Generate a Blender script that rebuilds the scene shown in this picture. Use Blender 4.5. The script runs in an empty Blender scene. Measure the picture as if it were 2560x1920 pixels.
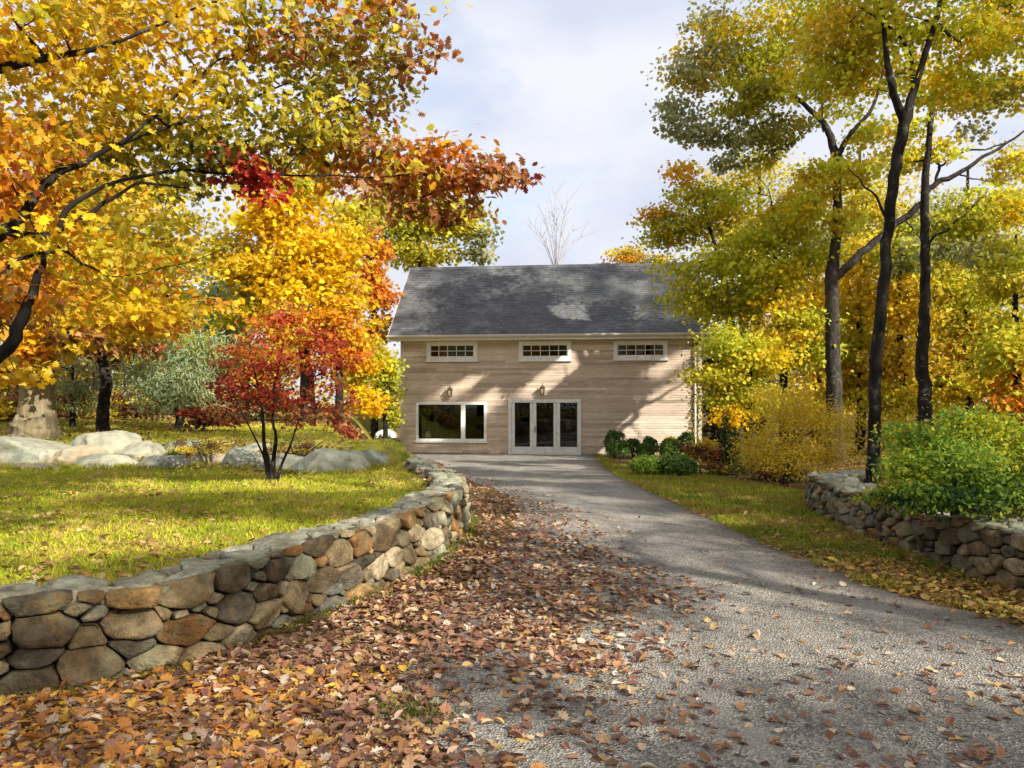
import bpy, math, random
import numpy as np
from mathutils import noise as mnoise, Vector

# ------------------------------------------------------------------ camera, world, sun
SC = bpy.context.scene
F, CX, HOR, CAMZ = 1923.0, 1280.0, 1010.0, 1.65       # focal length (px), centre, horizon row, eye height
cam_d = bpy.data.cameras.new("camera"); cam = bpy.data.objects.new("camera", cam_d)
SC.collection.objects.link(cam)
cam.location = (0, 0, CAMZ); cam.rotation_euler = (math.pi / 2, 0, 0)
cam_d.sensor_width = 36; cam_d.lens = F / 2560 * 36
cam_d.shift_y = (HOR - 960) / 2560
cam_d.clip_start = 0.05; cam_d.clip_end = 2000
SC.camera = cam

SUN = np.array([0.60, -0.60, 0.53]); SUN = SUN / np.linalg.norm(SUN)
SUN_EL = math.asin(SUN[2]); SUN_ROT = math.atan2(SUN[0], SUN[1])
sl = bpy.data.lights.new("sun", 'SUN'); sl.energy = 5.0; sl.angle = math.radians(0.6); sl.color = (1.0, 0.93, 0.82)
so = bpy.data.objects.new("sun", sl); SC.collection.objects.link(so)
so.rotation_euler = Vector((-SUN[0], -SUN[1], -SUN[2])).to_track_quat('-Z', 'Y').to_euler()
so.location = (20, -15, 25)

W = bpy.data.worlds.new("World"); SC.world = W; W.use_nodes = True
nt = W.node_tree; nt.nodes.clear()
def wn(t): return nt.nodes.new(t)
out = wn('ShaderNodeOutputWorld'); b1 = wn('ShaderNodeBackground'); b2 = wn('ShaderNodeBackground'); mx = wn('ShaderNodeMixShader')
sky = wn('ShaderNodeTexSky'); sky.sky_type = 'NISHITA'; sky.sun_disc = False
sky.sun_elevation = SUN_EL; sky.sun_rotation = SUN_ROT; sky.air_density = 1.2; sky.ozone_density = 2.0
nt.links.new(sky.outputs[0], b1.inputs[0]); b1.inputs[1].default_value = 0.12
tc = wn('ShaderNodeTexCoord'); mp = wn('ShaderNodeMapping'); mp.inputs['Scale'].default_value = (1.0, 1.0, 1.9)
mp.inputs['Location'].default_value = (0.35, 0.2, 0.0)
n1 = wn('ShaderNodeTexNoise'); n1.inputs['Scale'].default_value = 2.6; n1.inputs['Detail'].default_value = 7; n1.inputs['Roughness'].default_value = 0.55
n2 = wn('ShaderNodeTexNoise'); n2.inputs['Scale'].default_value = 4.2; n2.inputs['Detail'].default_value = 6
r1 = wn('ShaderNodeValToRGB'); r1.color_ramp.elements[0].position = 0.24; r1.color_ramp.elements[1].position = 0.45
r1.color_ramp.elements[0].color = (0.12, 0.12, 0.12, 1); r1.color_ramp.elements[1].color = (1, 1, 1, 1)
r2 = wn('ShaderNodeValToRGB'); r2.color_ramp.elements[0].position = 0.34; r2.color_ramp.elements[1].position = 0.62
r2.color_ramp.elements[0].color = (0.55, 0.59, 0.71, 1); r2.color_ramp.elements[1].color = (0.70, 0.715, 0.78, 1)
nt.links.new(tc.outputs['Generated'], mp.inputs[0]); nt.links.new(mp.outputs[0], n1.inputs[0]); nt.links.new(mp.outputs[0], n2.inputs[0])
nt.links.new(n1.outputs[0], r1.inputs[0]); nt.links.new(n2.outputs[0], r2.inputs[0])
nt.links.new(r2.outputs[0], b2.inputs[0]); b2.inputs[1].default_value = 0.73
nt.links.new(r1.outputs[0], mx.inputs[0]); nt.links.new(b1.outputs[0], mx.inputs[1]); nt.links.new(b2.outputs[0], mx.inputs[2])
nt.links.new(mx.outputs[0], out.inputs[0])
SC.view_settings.view_transform = 'Standard'; SC.view_settings.look = 'None'
SC.view_settings.exposure = 0.84; SC.view_settings.gamma = 1.0
SC.cycles.max_bounces = 6; SC.cycles.transparent_max_bounces = 6

# ------------------------------------------------------------------ helpers
COL = SC.collection
RNG = np.random.default_rng(11)
def P(px, py, Y): return np.array([(px - CX) / F * Y, Y, CAMZ - (py - HOR) / F * Y])   # picture point at a distance
def ss(a, b, t):
    t = np.clip((np.asarray(t, float) - a) / (b - a), 0, 1); return t * t * (3 - 2 * t)
def wob(x, y, f=1.0):
    return (np.sin(1.7 * f * x + 0.9 * f * y + 1.3) + np.sin(2.9 * f * y - 1.3 * f * x + 4.1) + np.sin(4.3 * f * x + 2.1 * f * y) * 0.6) / 2.6

def tag(o, label=None, cat=None, group=None, kind=None):
    if label: o['label'] = label
    if cat: o['category'] = cat
    if group: o['group'] = group
    if kind: o['kind'] = kind
    return o
def empty(name, loc, label, cat, group=None):
    o = bpy.data.objects.new(name, None); COL.objects.link(o); o.location = tuple(float(v) for v in loc)
    o.empty_display_size = 0.2
    return tag(o, label, cat, group)

class MB:
    """collects geometry, then links it as one mesh object"""
    def __init__(s): s.v = []; s.l = []; s.t = []; s.c = []; s.n = 0
    def add(s, V, faces, col=None):
        V = np.asarray(V, float).reshape(-1, 3)
        for f in faces:
            s.l.extend(int(i) + s.n for i in f); s.t.append(len(f))
        s._fin(V, col)
    def add_flat(s, V, loops, totals, col=None):
        V = np.asarray(V, float); s.l.extend((np.asarray(loops) + s.n).tolist()); s.t.extend(np.asarray(totals).tolist()); s._fin(V, col)
    def _fin(s, V, col):
        s.v.append(V)
        c = np.ones((len(V), 3)) * (np.array(col) if col is not None else np.array([.5, .5, .5]))
        s.c.append(c); s.n += len(V)
    def box(s, x0, x1, y0, y1, z0, z1, col=None):
        V = [(x, y, z) for x in (x0, x1) for y in (y0, y1) for z in (z0, z1)]
        s.add(V, [(0, 1, 3, 2), (4, 6, 7, 5), (0, 4, 5, 1), (2, 3, 7, 6), (0, 2, 6, 4), (1, 5, 7, 3)], col)
    def build(s, name, m, parent=None, loc=(0, 0, 0), smooth=False, bevel=0):
        V = np.concatenate(s.v) - np.array(loc, float); C = np.concatenate(s.c)
        me = bpy.data.meshes.new(name); me.vertices.add(len(V)); me.vertices.foreach_set('co', V.astype(np.float32).ravel())
        L = np.array(s.l, np.int32); T = np.array(s.t, np.int32); st = np.concatenate(([0], np.cumsum(T)[:-1])).astype(np.int32)
        me.loops.add(len(L)); me.loops.foreach_set('vertex_index', L)
        me.polygons.add(len(T)); me.polygons.foreach_set('loop_start', st)
        me.polygons.foreach_set('use_smooth', np.full(len(T), smooth, bool))
        a = me.attributes.new('Col', 'FLOAT_COLOR', 'POINT')
        a.data.foreach_set('color', np.concatenate([C, np.ones((len(C), 1))], 1).astype(np.float32).ravel())
        me.update(calc_edges=True); me.validate()
        me.materials.append(m)
        o = bpy.data.objects.new(name, me); COL.objects.link(o)
        if parent is not None: o.parent = parent
        else: o.location = tuple(float(v) for v in loc)
        if bevel:
            md = o.modifiers.new('bevel', 'BEVEL'); md.width = bevel; md.segments = 2; md.limit_method = 'ANGLE'
        return o

def catmull(pts, k=6):
    p = np.asarray(pts, float)
    if len(p) < 3:
        t = np.linspace(0, 1, k + 1)[:, None]; return p[0] * (1 - t) + p[-1] * t
    q = np.vstack([2 * p[0] - p[1], p, 2 * p[-1] - p[-2]]); o = []
    for i in range(1, len(q) - 2):
        for t in np.arange(k) / k:
            a, b, c, d = q[i - 1], q[i], q[i + 1], q[i + 2]
            o.append(.5 * ((2 * b) + (c - a) * t + (2 * a - 5 * b + 4 * c - d) * t * t + (3 * b - a - 3 * c + d) * t ** 3))
    o.append(p[-1]); return np.array(o)

def tube(mb, pts, rad, sides=8, rough=0.0, col=None):
    pts = np.asarray(pts, float); n = len(pts); rad = np.asarray(rad, float)
    T = np.gradient(pts, axis=0); T /= np.linalg.norm(T, axis=1)[:, None] + 1e-9
    ref = np.array([0, 1.0, 0]) if abs(T[0][1]) < .9 else np.array([1.0, 0, 0])
    a = np.linspace(0, 2 * np.pi, sides, endpoint=False); V = []
    ph = RNG.uniform(0, 6, 3)
    for i in range(n):
        u = np.cross(T[i], ref); u /= np.linalg.norm(u) + 1e-9; w = np.cross(T[i], u); ref = np.cross(u, T[i])
        r = rad[i] * (1 + rough * (np.sin(3 * a + ph[0] + i * .35) + .7 * np.sin(5 * a + ph[1] - i * .5) + RNG.normal(0, .35, sides)) * .5)
        V.append(pts[i] + np.outer(np.cos(a) * r, u) + np.outer(np.sin(a) * r, w))
    V = np.concatenate(V); i = np.arange(n - 1)[:, None] * sides; j = np.arange(sides)[None]; j2 = (j + 1) % sides
    Q = np.stack([i + j, i + j2, i + sides + j2, i + sides + j], -1).reshape(-1, 4)
    mb.add_flat(V, Q.ravel(), np.full(len(Q), 4), col)
    mb.add([pts[-1] + T[-1] * rad[-1] * .5] , [], col)
    mb.l.extend([x for k in range(sides) for x in (mb.n - 1, mb.n - 1 - sides + k, mb.n - 1 - sides + (k + 1) % sides)]); mb.t.extend([3] * sides)

# ------------------------------------------------------------------ materials
def mat(name, base=(.5, .5, .5), rough=.8, build=None, spec=.3):
    m = bpy.data.materials.new(name); m.use_nodes = True; t = m.node_tree
    b = t.nodes['Principled BSDF']; b.inputs['Base Color'].default_value = (*base, 1); b.inputs['Roughness'].default_value = rough
    b.inputs['Specular IOR Level'].default_value = spec
    if build: build(t, b)
    return m
def node(t, ty, **kw):
    n = t.nodes.new(ty)
    for k, v in kw.items():
        if k in n.inputs: n.inputs[k].default_value = v
        else: setattr(n, k, v)
    return n
def ramp(t, fac, stops):
    r = t.nodes.new('ShaderNodeValToRGB'); e = r.color_ramp.elements
    while len(e) < len(stops): e.new(.5)
    for k, (p, c) in enumerate(stops): e[k].position = p; e[k].color = (*c, 1)
    t.links.new(fac, r.inputs[0]); return r.outputs[0]
def mixc(t, fac, a, b, mode='MIX'):
    m = t.nodes.new('ShaderNodeMix'); m.data_type = 'RGBA'; m.blend_type = mode
    for s, v in ((0, fac), (6, a), (7, b)):
        if isinstance(v, (int, float)): m.inputs[s].default_value = v
        elif isinstance(v, tuple): m.inputs[s].default_value = (*v, 1)
        else: t.links.new(v, m.inputs[s])
    return m.outputs[2]
def bump(t, b, h, strength=.4, dist=.02):
    n = t.nodes.new('ShaderNodeBump'); n.inputs['Strength'].default_value = strength; n.inputs['Distance'].default_value = dist
    t.links.new(h, n.inputs['Height']); t.links.new(n.outputs[0], b.inputs['Normal'])
def gpos(t, scale=(1, 1, 1)):
    g = t.nodes.new('ShaderNodeNewGeometry'); m = t.nodes.new('ShaderNodeMapping'); m.inputs['Scale'].default_value = scale
    t.links.new(g.outputs['Position'], m.inputs[0]); return m.outputs[0]
def noise(t, vec, scale, detail=5, rough=.6):
    n = node(t, 'ShaderNodeTexNoise', Scale=scale, Detail=detail, Roughness=rough); t.links.new(vec, n.inputs['Vector']); return n.outputs[0]

def leaf_mat(name, trans=.42, rough=.55):
    m = bpy.data.materials.new(name); m.use_nodes = True; t = m.node_tree; t.nodes.clear()
    o = t.nodes.new('ShaderNodeOutputMaterial'); at = node(t, 'ShaderNodeAttribute', attribute_name='Col')
    pb = t.nodes.new('ShaderNodeBsdfPrincipled'); pb.inputs['Roughness'].default_value = rough; pb.inputs['Specular IOR Level'].default_value = .25
    tr = t.nodes.new('ShaderNodeBsdfTranslucent'); mx = t.nodes.new('ShaderNodeMixShader'); mx.inputs[0].default_value = trans
    nz = noise(t, gpos(t), 45, 3); c = mixc(t, ramp(t, nz, [(.35, (0, 0, 0)), (.7, (.5, .5, .5))]), at.outputs['Color'], (.55, .5, .4), 'MULTIPLY')
    t.links.new(c, pb.inputs['Base Color']); t.links.new(at.outputs['Color'], tr.inputs[0])
    t.links.new(pb.outputs[0], mx.inputs[1]); t.links.new(tr.outputs[0], mx.inputs[2]); t.links.new(mx.outputs[0], o.inputs[0]); return m
M_LEAF = leaf_mat('living_leaf', .48); M_DRY = leaf_mat('dry_leaf', .15, .6); M_GRASS = leaf_mat('grass_blade', .35, .5)

def bark(name, a, b, lich=None, sc=9):
    def f(t, bs):
        v = gpos(t, (1, 1, .22)); n = noise(t, v, sc, 8, .7); w = noise(t, gpos(t), 2.2, 5)
        c = ramp(t, n, [(.32, a), (.66, b)])
        if lich: c = mixc(t, ramp(t, noise(t, gpos(t), 7, 6, .65), [(.56, (0, 0, 0)), (.66, (.85, .85, .85))]), c, lich)
        c = mixc(t, .45, c, ramp(t, w, [(.3, (.5, .5, .5)), (.7, (1, 1, 1))]), 'MULTIPLY')
        t.links.new(c, bs.inputs['Base Color']); bump(t, bs, n, .9, .03)
    return mat(name, rough=.9, build=f, spec=.15)
B_DARK = bark('dark_bark', (.007, .006, .0055), (.034, .029, .024), (.11, .12, .10))
B_GREY = bark('grey_bark', (.015, .013, .011), (.075, .062, .052), (.13, .13, .115))
B_PALE = bark('pale_bark', (.10, .08, .045), (.34, .275, .16), (.26, .26, .13), 8)
B_TWIG = bark('twig_bark', (.03, .024, .02), (.10, .08, .065))
B_BARE = bark('bare_twig_bark', (.30, .28, .28), (.46, .43, .43))

def _stone(t, b):
    at = node(t, 'ShaderNodeAttribute', attribute_name='Col'); v = gpos(t)
    n = noise(t, v, 11, 8, .68); n3 = noise(t, v, 55, 5, .6); big = noise(t, v, 3.1, 4)
    c = mixc(t, .8, at.outputs['Color'], ramp(t, n, [(.32, (.22, .20, .17)), (.5, (.85, .82, .76)), (.68, (1.5, 1.42, 1.26))]), 'MULTIPLY')
    c = mixc(t, ramp(t, big, [(.52, (0, 0, 0)), (.64, (.55, .55, .55))]), c, (.27, .28, .17))
    c = mixc(t, ramp(t, noise(t, v, 5.3, 5), [(.56, (0, 0, 0)), (.68, (.5, .5, .5))]), c, (.34, .20, .07))
    c = mixc(t, ramp(t, n3, [(.60, (0, 0, 0)), (.72, (.7, .7, .7))]), c, (.06, .055, .045))
    t.links.new(c, b.inputs['Base Color'])
    ad = node(t, 'ShaderNodeMath', operation='ADD'); t.links.new(n, ad.inputs[0]); t.links.new(n3, ad.inputs[1]); bump(t, b, ad.outputs[0], .9, .035)
M_STONE = mat('fieldstone', rough=.88, build=_stone, spec=.2)
M_CORE = mat('wall_core', (.028, .024, .019), .95)

def _ground(t, b):
    v = gpos(t); n = noise(t, v, 2.3, 8, .65); f = noise(t, v, 38, 6, .7)
    c = ramp(t, f, [(.3, (.05, .032, .016)), (.5, (.16, .095, .042)), (.68, (.30, .18, .07))])
    c = mixc(t, ramp(t, n, [(.45, (0, 0, 0)), (.62, (.8, .8, .8))]), c, mixc(t, f, (.05, .055, .012), (.19, .18, .035)))
    t.links.new(c, b.inputs['Base Color']); bump(t, b, f, .8, .03)
M_GROUND = mat('leaf_litter_soil', rough=.95, build=_ground, spec=.1)
def _lawn(t, b):
    v = gpos(t); n = noise(t, v, 1.3, 7, .65); f = noise(t, v, 45, 6, .7)
    c = mixc(t, f, (.10, .11, .012), (.38, .37, .045))
    c = mixc(t, ramp(t, n, [(.46, (0, 0, 0)), (.66, (.8, .8, .8))]), c, mixc(t, f, (.10, .07, .02), (.42, .31, .10)))
    t.links.new(c, b.inputs['Base Color']); bump(t, b, f, .9, .03)
M_LAWN = mat('mown_turf', rough=.95, build=_lawn, spec=.1)
def _drive(t, b):
    v = gpos(t); vo = node(t, 'ShaderNodeTexVoronoi', Scale=78.0); t.links.new(v, vo.inputs['Vector'])
    n = noise(t, v, 1.1, 6, .6); f = noise(t, v, 120, 4, .7); m2 = noise(t, v, 9, 6, .7)
    sp = node(t, 'ShaderNodeSeparateColor'); t.links.new(vo.outputs['Color'], sp.inputs[0])
    c = ramp(t, sp.outputs[0], [(.0, (.13, .125, .115)), (.5, (.29, .275, .245)), (.85, (.43, .40, .34)), (1., (.64, .59, .49))])
    c = mixc(t, .6, c, ramp(t, n, [(.34, (.60, .60, .62)), (.66, (1.22, 1.18, 1.10))]), 'MULTIPLY')
    c = mixc(t, .6, c, ramp(t, f, [(.3, (.4, .4, .4)), (.7, (1.3, 1.3, 1.3))]), 'MULTIPLY')
    c = mixc(t, ramp(t, m2, [(.53, (0, 0, 0)), (.70, (.6, .6, .6))]), c, (.27, .21, .14))
    c = mixc(t, ramp(t, noise(t, gpos(t, (.9, .16, 1)), 2.2, 6, .65), [(.46, (0, 0, 0)), (.62, (.45, .45, .45))]), c, (.40, .375, .33))
    at = node(t, 'ShaderNodeAttribute', attribute_name='Col'); se = node(t, 'ShaderNodeSeparateColor'); t.links.new(at.outputs['Color'], se.inputs[0])
    cl = noise(t, v, 3.2, 7, .7); wear = node(t, 'ShaderNodeMath', operation='MULTIPLY'); t.links.new(se.outputs[0], wear.inputs[0]); t.links.new(ramp(t, cl, [(.35, (.2, .2, .2)), (.6, (.75, .75, .75))]), wear.inputs[1])
    c = mixc(t, wear.outputs[0], c, mixc(t, .6, c, (.80, .80, .82), 'MULTIPLY'))
    c = mixc(t, se.outputs[1], c, (.12, .085, .05))
    c = mixc(t, ramp(t, noise(t, v, .7, 8, .75), [(.52, (0, 0, 0)), (.60, (.45, .45, .45))]), c, (.12, .115, .11))
    t.links.new(c, b.inputs['Base Color']); bump(t, b, vo.outputs['Distance'], .9, .018)
M_DRIVE = mat('worn_gravel_asphalt', rough=.92, build=_drive, spec=.2)

def _siding(t, b):
    v = gpos(t, (.35, .35, 3)); n = noise(t, v, 9, 7, .7); w = noise(t, gpos(t), .8, 5, .6)
    br = node(t, 'ShaderNodeAttribute', attribute_name='Col')
    c = mixc(t, .75, br.outputs['Color'], ramp(t, n, [(.3, (.72, .69, .66)), (.7, (1.25, 1.23, 1.2))]), 'MULTIPLY')
    c = mixc(t, .4, c, ramp(t, w, [(.35, (.80, .74, .69)), (.65, (1.1, 1.1, 1.1))]), 'MULTIPLY')
    t.links.new(c, b.inputs['Base Color']); bump(t, b, n, .35, .01)
M_SIDING = mat('weathered_clapboard', rough=.85, build=_siding, spec=.2)
def _trim(t, b):
    n = noise(t, gpos(t), 6, 6, .7)
    t.links.new(ramp(t, n, [(.3, (.60, .58, .54)), (.6, (.80, .79, .76))]), b.inputs['Base Color'])
M_TRIM = mat('white_painted_trim', rough=.55, build=_trim)
M_CORNER = mat('tan_corner_board', (.50, .42, .32), .8, build=None)
def _roof(t, b):
    co = node(t, 'ShaderNodeAttribute', attribute_name='Col'); v = gpos(t)
    n = noise(t, v, 26, 5, .7); w = noise(t, v, 1.3, 6, .65)
    c = mixc(t, .8, co.outputs['Color'], ramp(t, n, [(.3, (.5, .5, .5)), (.7, (1.4, 1.4, 1.4))]), 'MULTIPLY')
    c = mixc(t, ramp(t, w, [(.5, (0, 0, 0)), (.7, (.45, .45, .45))]), c, (.26, .265, .25))
    t.links.new(c, b.inputs['Base Color']); bump(t, b, n, .6, .015)
M_ROOF = mat('asphalt_shingle', rough=.9, build=_roof, spec=.2)
M_DARKIN = mat('dark_interior', (.02, .02, .02), .9)
M_METAL = mat('bronze_metal', (.10, .06, .035), .45, spec=.5)
M_GUTTER = mat('cream_gutter', (.66, .62, .54), .5)
def _glass():
    m = bpy.data.materials.new('window_glass'); m.use_nodes = True; t = m.node_tree; t.nodes.clear()
    o = t.nodes.new('ShaderNodeOutputMaterial'); g = t.nodes.new('ShaderNodeBsdfGlossy'); g.inputs['Roughness'].default_value = .01
    tr = t.nodes.new('ShaderNodeBsdfTransparent'); tr.inputs[0].default_value = (.8, .85, .82, 1)
    fr = node(t, 'ShaderNodeFresnel', IOR=1.5); mx = t.nodes.new('ShaderNodeMixShader')
    t.links.new(fr.outputs[0], mx.inputs[0]); t.links.new(tr.outputs[0], mx.inputs[1]); t.links.new(g.outputs[0], mx.inputs[2]); t.links.new(mx.outputs[0], o.inputs[0]); return m
M_GLASS = _glass()
M_LAMPGLASS = mat('amber_lamp_glass', (.45, .36, .22), .2, spec=.5)
M_WHITE = mat('white_cover', (.75, .73, .70), .5)
M_GRILL = mat('dark_grey_metal', (.05, .05, .055), .45, spec=.5)
def _wood(t, b):
    n = noise(t, gpos(t, (3, 3, .4)), 12, 5); t.links.new(ramp(t, n, [(.3, (.02, .012, .007)), (.7, (.075, .045, .024))]), b.inputs['Base Color'])
M_BARREL = mat('dark_barrel_wood', rough=.7, build=_wood)

# ------------------------------------------------------------------ terrain heights
def low_z(x, y):                                        # the drive and everything level with it
    return -0.33 * ss(9, 29, y) + .012 * wob(x, y, .9)
RWX = ([0, 5.0, 6.6, 8.6, 10.2, 11.4, 12.4, 13.0, 14.0, 17, 22, 30, 60, 130], [5.5, 4.75, 4.6, 4.56, 4.66, 4.8, 5.0, 5.5, 6.4, 7.4, 8.6, 10.5, 14, 30])
def bank_z(x, y):                                       # the bank behind the right wall
    d = x - np.interp(y, *RWX); w = np.interp(y, [0, 12.6, 15, 30], [.12, .12, 1.3, 4])
    return .45 * np.clip((d + .05) / w, 0, 1) + .5 * ss(3, 14, d) + .02 * wob(x, y, 2) * ss(0, 1, d)
def ground_z(x, y): return low_z(x, y) + bank_z(x, y)
WALL_L = [(-6.4, 2.9), (-5.4, 3.25), (-4, 3.8), (-2.87, 4.32), (-2.15, 4.82), (-1.80, 5.40), (-1.58, 5.99), (-1.33, 6.55), (-1.07, 7.38), (-.85, 8.2),
          (-.70, 9.3), (-.645, 10.2), (-.70, 11.1), (-.87, 12.1), (-1.15, 13.2), (-1.85, 15.6), (-3.0, 18.2), (-4.1, 20.0)]
WALL_R = [(6.1, 12.7), (5.75, 13.1), (5.3, 13.15), (4.92, 12.75), (4.70, 12.0), (4.58, 11.2), (4.47, 10.2), (4.38, 8.8), (4.40, 7.4), (4.50, 6.2), (4.72, 4.8), (5.0, 3.6)]
PL = catmull(WALL_L, 8); PR = catmull(WALL_R, 8)
def lawn_edge(y): return np.interp(y, PL[:, 1], PL[:, 0])
ROW_Y = ([-16, -10.5, -6.5, -4.0, -2.6], [16.6, 15.9, 15.3, 14.2, 14.2])   # line of the boulder row
def lawn_z(x, y):
    z0 = np.interp(y, [2, 6, 9, 11, 14], [.47, .475, .46, .43, .42]) + .015 * wob(x, y, 1.7)
    d = y - np.interp(x, *ROW_Y)
    up = .44 * ss(-.1, 1.6, d) + .02 * np.clip(d - 2, 0, 30) + .18 * ss(-8, -14, x) * ss(2, 8, d)
    z = z0 + up
    edge = np.interp(y, [15, 20, 26, 34], [-2.2, -4.2, -5.2, -6.2])
    fall = ss(1.2, -.6, x - edge + .3)       # 1 inside, 0 past the edge
    return np.where(y > 16.5, low_z(x, y) * (1 - fall) + z * fall, z)

def sheet(name, xs, ys, zf, m, keep=None, off=0., smooth=True):
    X, Y = np.meshgrid(xs, ys); Z = zf(X, Y) + off; V = np.stack([X, Y, Z], -1).reshape(-1, 3); nx = len(xs)
    i = (np.arange(len(ys) - 1)[:, None] * nx + np.arange(nx - 1)[None]).ravel(); Q = np.stack([i, i + 1, i + nx + 1, i + nx], -1)
    if keep is not None:
        c = V[Q].mean(1); Q = Q[keep(c[:, 0], c[:, 1])]
        u, inv = np.unique(Q, return_inverse=True); V = V[u]; Q = inv.reshape(-1, 4)
    mb = MB(); mb.add_flat(V, Q.ravel(), np.full(len(Q), 4)); return tag(mb.build(name, m, smooth=smooth), kind='structure')
def dense(lo, a, b, hi, st, grow=1.25):
    c = list(np.arange(a, b + st / 2, st)); s = st
    while c[-1] < hi: s *= grow; c.append(c[-1] + s)
    s = st
    while c[0] > lo: s *= grow; c.insert(0, c[0] - s)
    return np.array(c)
sheet('ground', dense(-400, -8, 10, 400, .12), dense(-200, -1, 30, 600, .14), ground_z, M_GROUND)
sheet('lawn', dense(-70, -9, -.4, -.4, .1), np.concatenate([np.arange(2.4, 24, .1), np.arange(24, 60, .5)]), lawn_z, M_LAWN,
      keep=lambda x, y: x < np.where(y < 17.5, lawn_edge(y) - .36, np.interp(y, [17.5, 20, 26, 34, 60], [-2.6, -3.4, -4.2, -5.2, -9])), off=.006)
DL = ([-8, 1, 3, 5, 8, 11, 14, 18, 23, 28, 31], [-1.4, -1.2, -1.0, -.7, -.15, .1, 0, -1.0, -2.5, -4.2, -4.6])
DR = ([-8, 1, 3.5, 5.67, 7, 8.8, 11.8, 18.5, 24, 28, 31], [7.5, 5.6, 4.65, 3.8, 3.25, 3.02, 2.8, 2.68, 2.85, 3.2, 3.3])
def drive_sheet():
    ys = np.concatenate([np.arange(-8, 0, .5), np.arange(0, 30.8, .10)]); mb = MB(); n = 60; V = []
    for y in ys:
        xl = np.interp(y, *DL) + .06 * wob(y, 3, 1.3); xr = np.interp(y, *DR) + .07 * wob(y, 1, 1.9) + .03 * wob(y, 9, 6)
        x = np.linspace(xl, xr, n); V.append(np.stack([x, np.full(n, y), low_z(x, y) + .014], -1))
    V = np.concatenate(V); i = (np.arange(len(ys) - 1)[:, None] * n + np.arange(n - 1)[None]).ravel()
    dr = np.interp(V[:, 1], *DR) - V[:, 0]; w_ = .12 * wob(V[:, 1], 2., .7); tr = np.exp(-((dr - .95 - w_) / .22) ** 2) + np.exp(-((dr - 2.35 - w_) / .24) ** 2)
    tr = np.clip(tr * (.75 + .35 * wob(V[:, 0], V[:, 1], 1.5)), 0, 1); ed = np.exp(-dr / .25) + .0 * dr
    mb.add_flat(V, np.stack([i, i + 1, i + n + 1, i + n], -1).ravel(), np.full(len(i), 4), np.column_stack([tr, ed, 0 * tr])); tag(mb.build('driveway', M_DRIVE, smooth=True), kind='structure')
drive_sheet()

# ------------------------------------------------------------------ leaves, crowns, trees
def tpl(half, fold=.16, curl=.12):
    """two half blades sharing the midrib"""
    V = []; Fc = []
    for s in (1, -1):
        k = len(V); pts = [(0, 0), *half, (0, 1)]
        V += [(s * x, y, fold * abs(x) - curl * (y - .4) ** 2) for x, y in pts]; f = list(range(k, k + len(pts))); Fc.append(f if s > 0 else f[::-1])
    return np.array(V), Fc
T_OAK = tpl([(.05, .10), (.20, .14), (.16, .26), (.36, .34), (.20, .45), (.40, .62), (.18, .68), (.22, .86), (.07, .86)])
T_MAPLE = tpl([(.10, .08), (.42, .10), (.32, .30), (.52, .52), (.26, .52), (.24, .76), (.10, .72)])
T_OVAL = tpl([(.20, .22), (.26, .5), (.15, .82)])
T_DIA = (np.array([(0, 0, 0), (.36, .45, .10), (0, 1, -.06), (-.36, .45, .10)]), [(0, 1, 2, 3)])
T_LONG = (np.array([(0, 0, 0), (.12, .4, .03), (0, 1, -.12), (-.12, .4, .03)]), [(0, 1, 2, 3)])
T_CURL = tpl([(.16, .15), (.27, .42), (.24, .7), (.10, .92)], .38, .40)

def unit(a): return a / (np.linalg.norm(a, axis=-1, keepdims=True) + 1e-9)
def leaf_cloud(mb, C, size, nrm, cols, T, rng, droop=0.):
    tv, tf = T; N = len(C); n = unit(nrm); r = rng.normal(size=(N, 3)); r[:, 2] -= droop
    d = unit(r - n * (r * n).sum(1, keepdims=True)); b = np.cross(d, n)
    V = C[:, None] + size[:, None, None] * (tv[None, :, 0, None] * b[:, None] + tv[None, :, 1, None] * d[:, None] + tv[None, :, 2, None] * n[:, None])
    m = len(tv); L = np.concatenate([np.array(f) for f in tf]); tot = np.array([len(f) for f in tf])
    loops = (np.arange(N)[:, None] * m + L[None]).ravel()
    mb.add_flat(V.reshape(-1, 3), loops, np.tile(tot, N), np.repeat(cols, m, 0))

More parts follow.
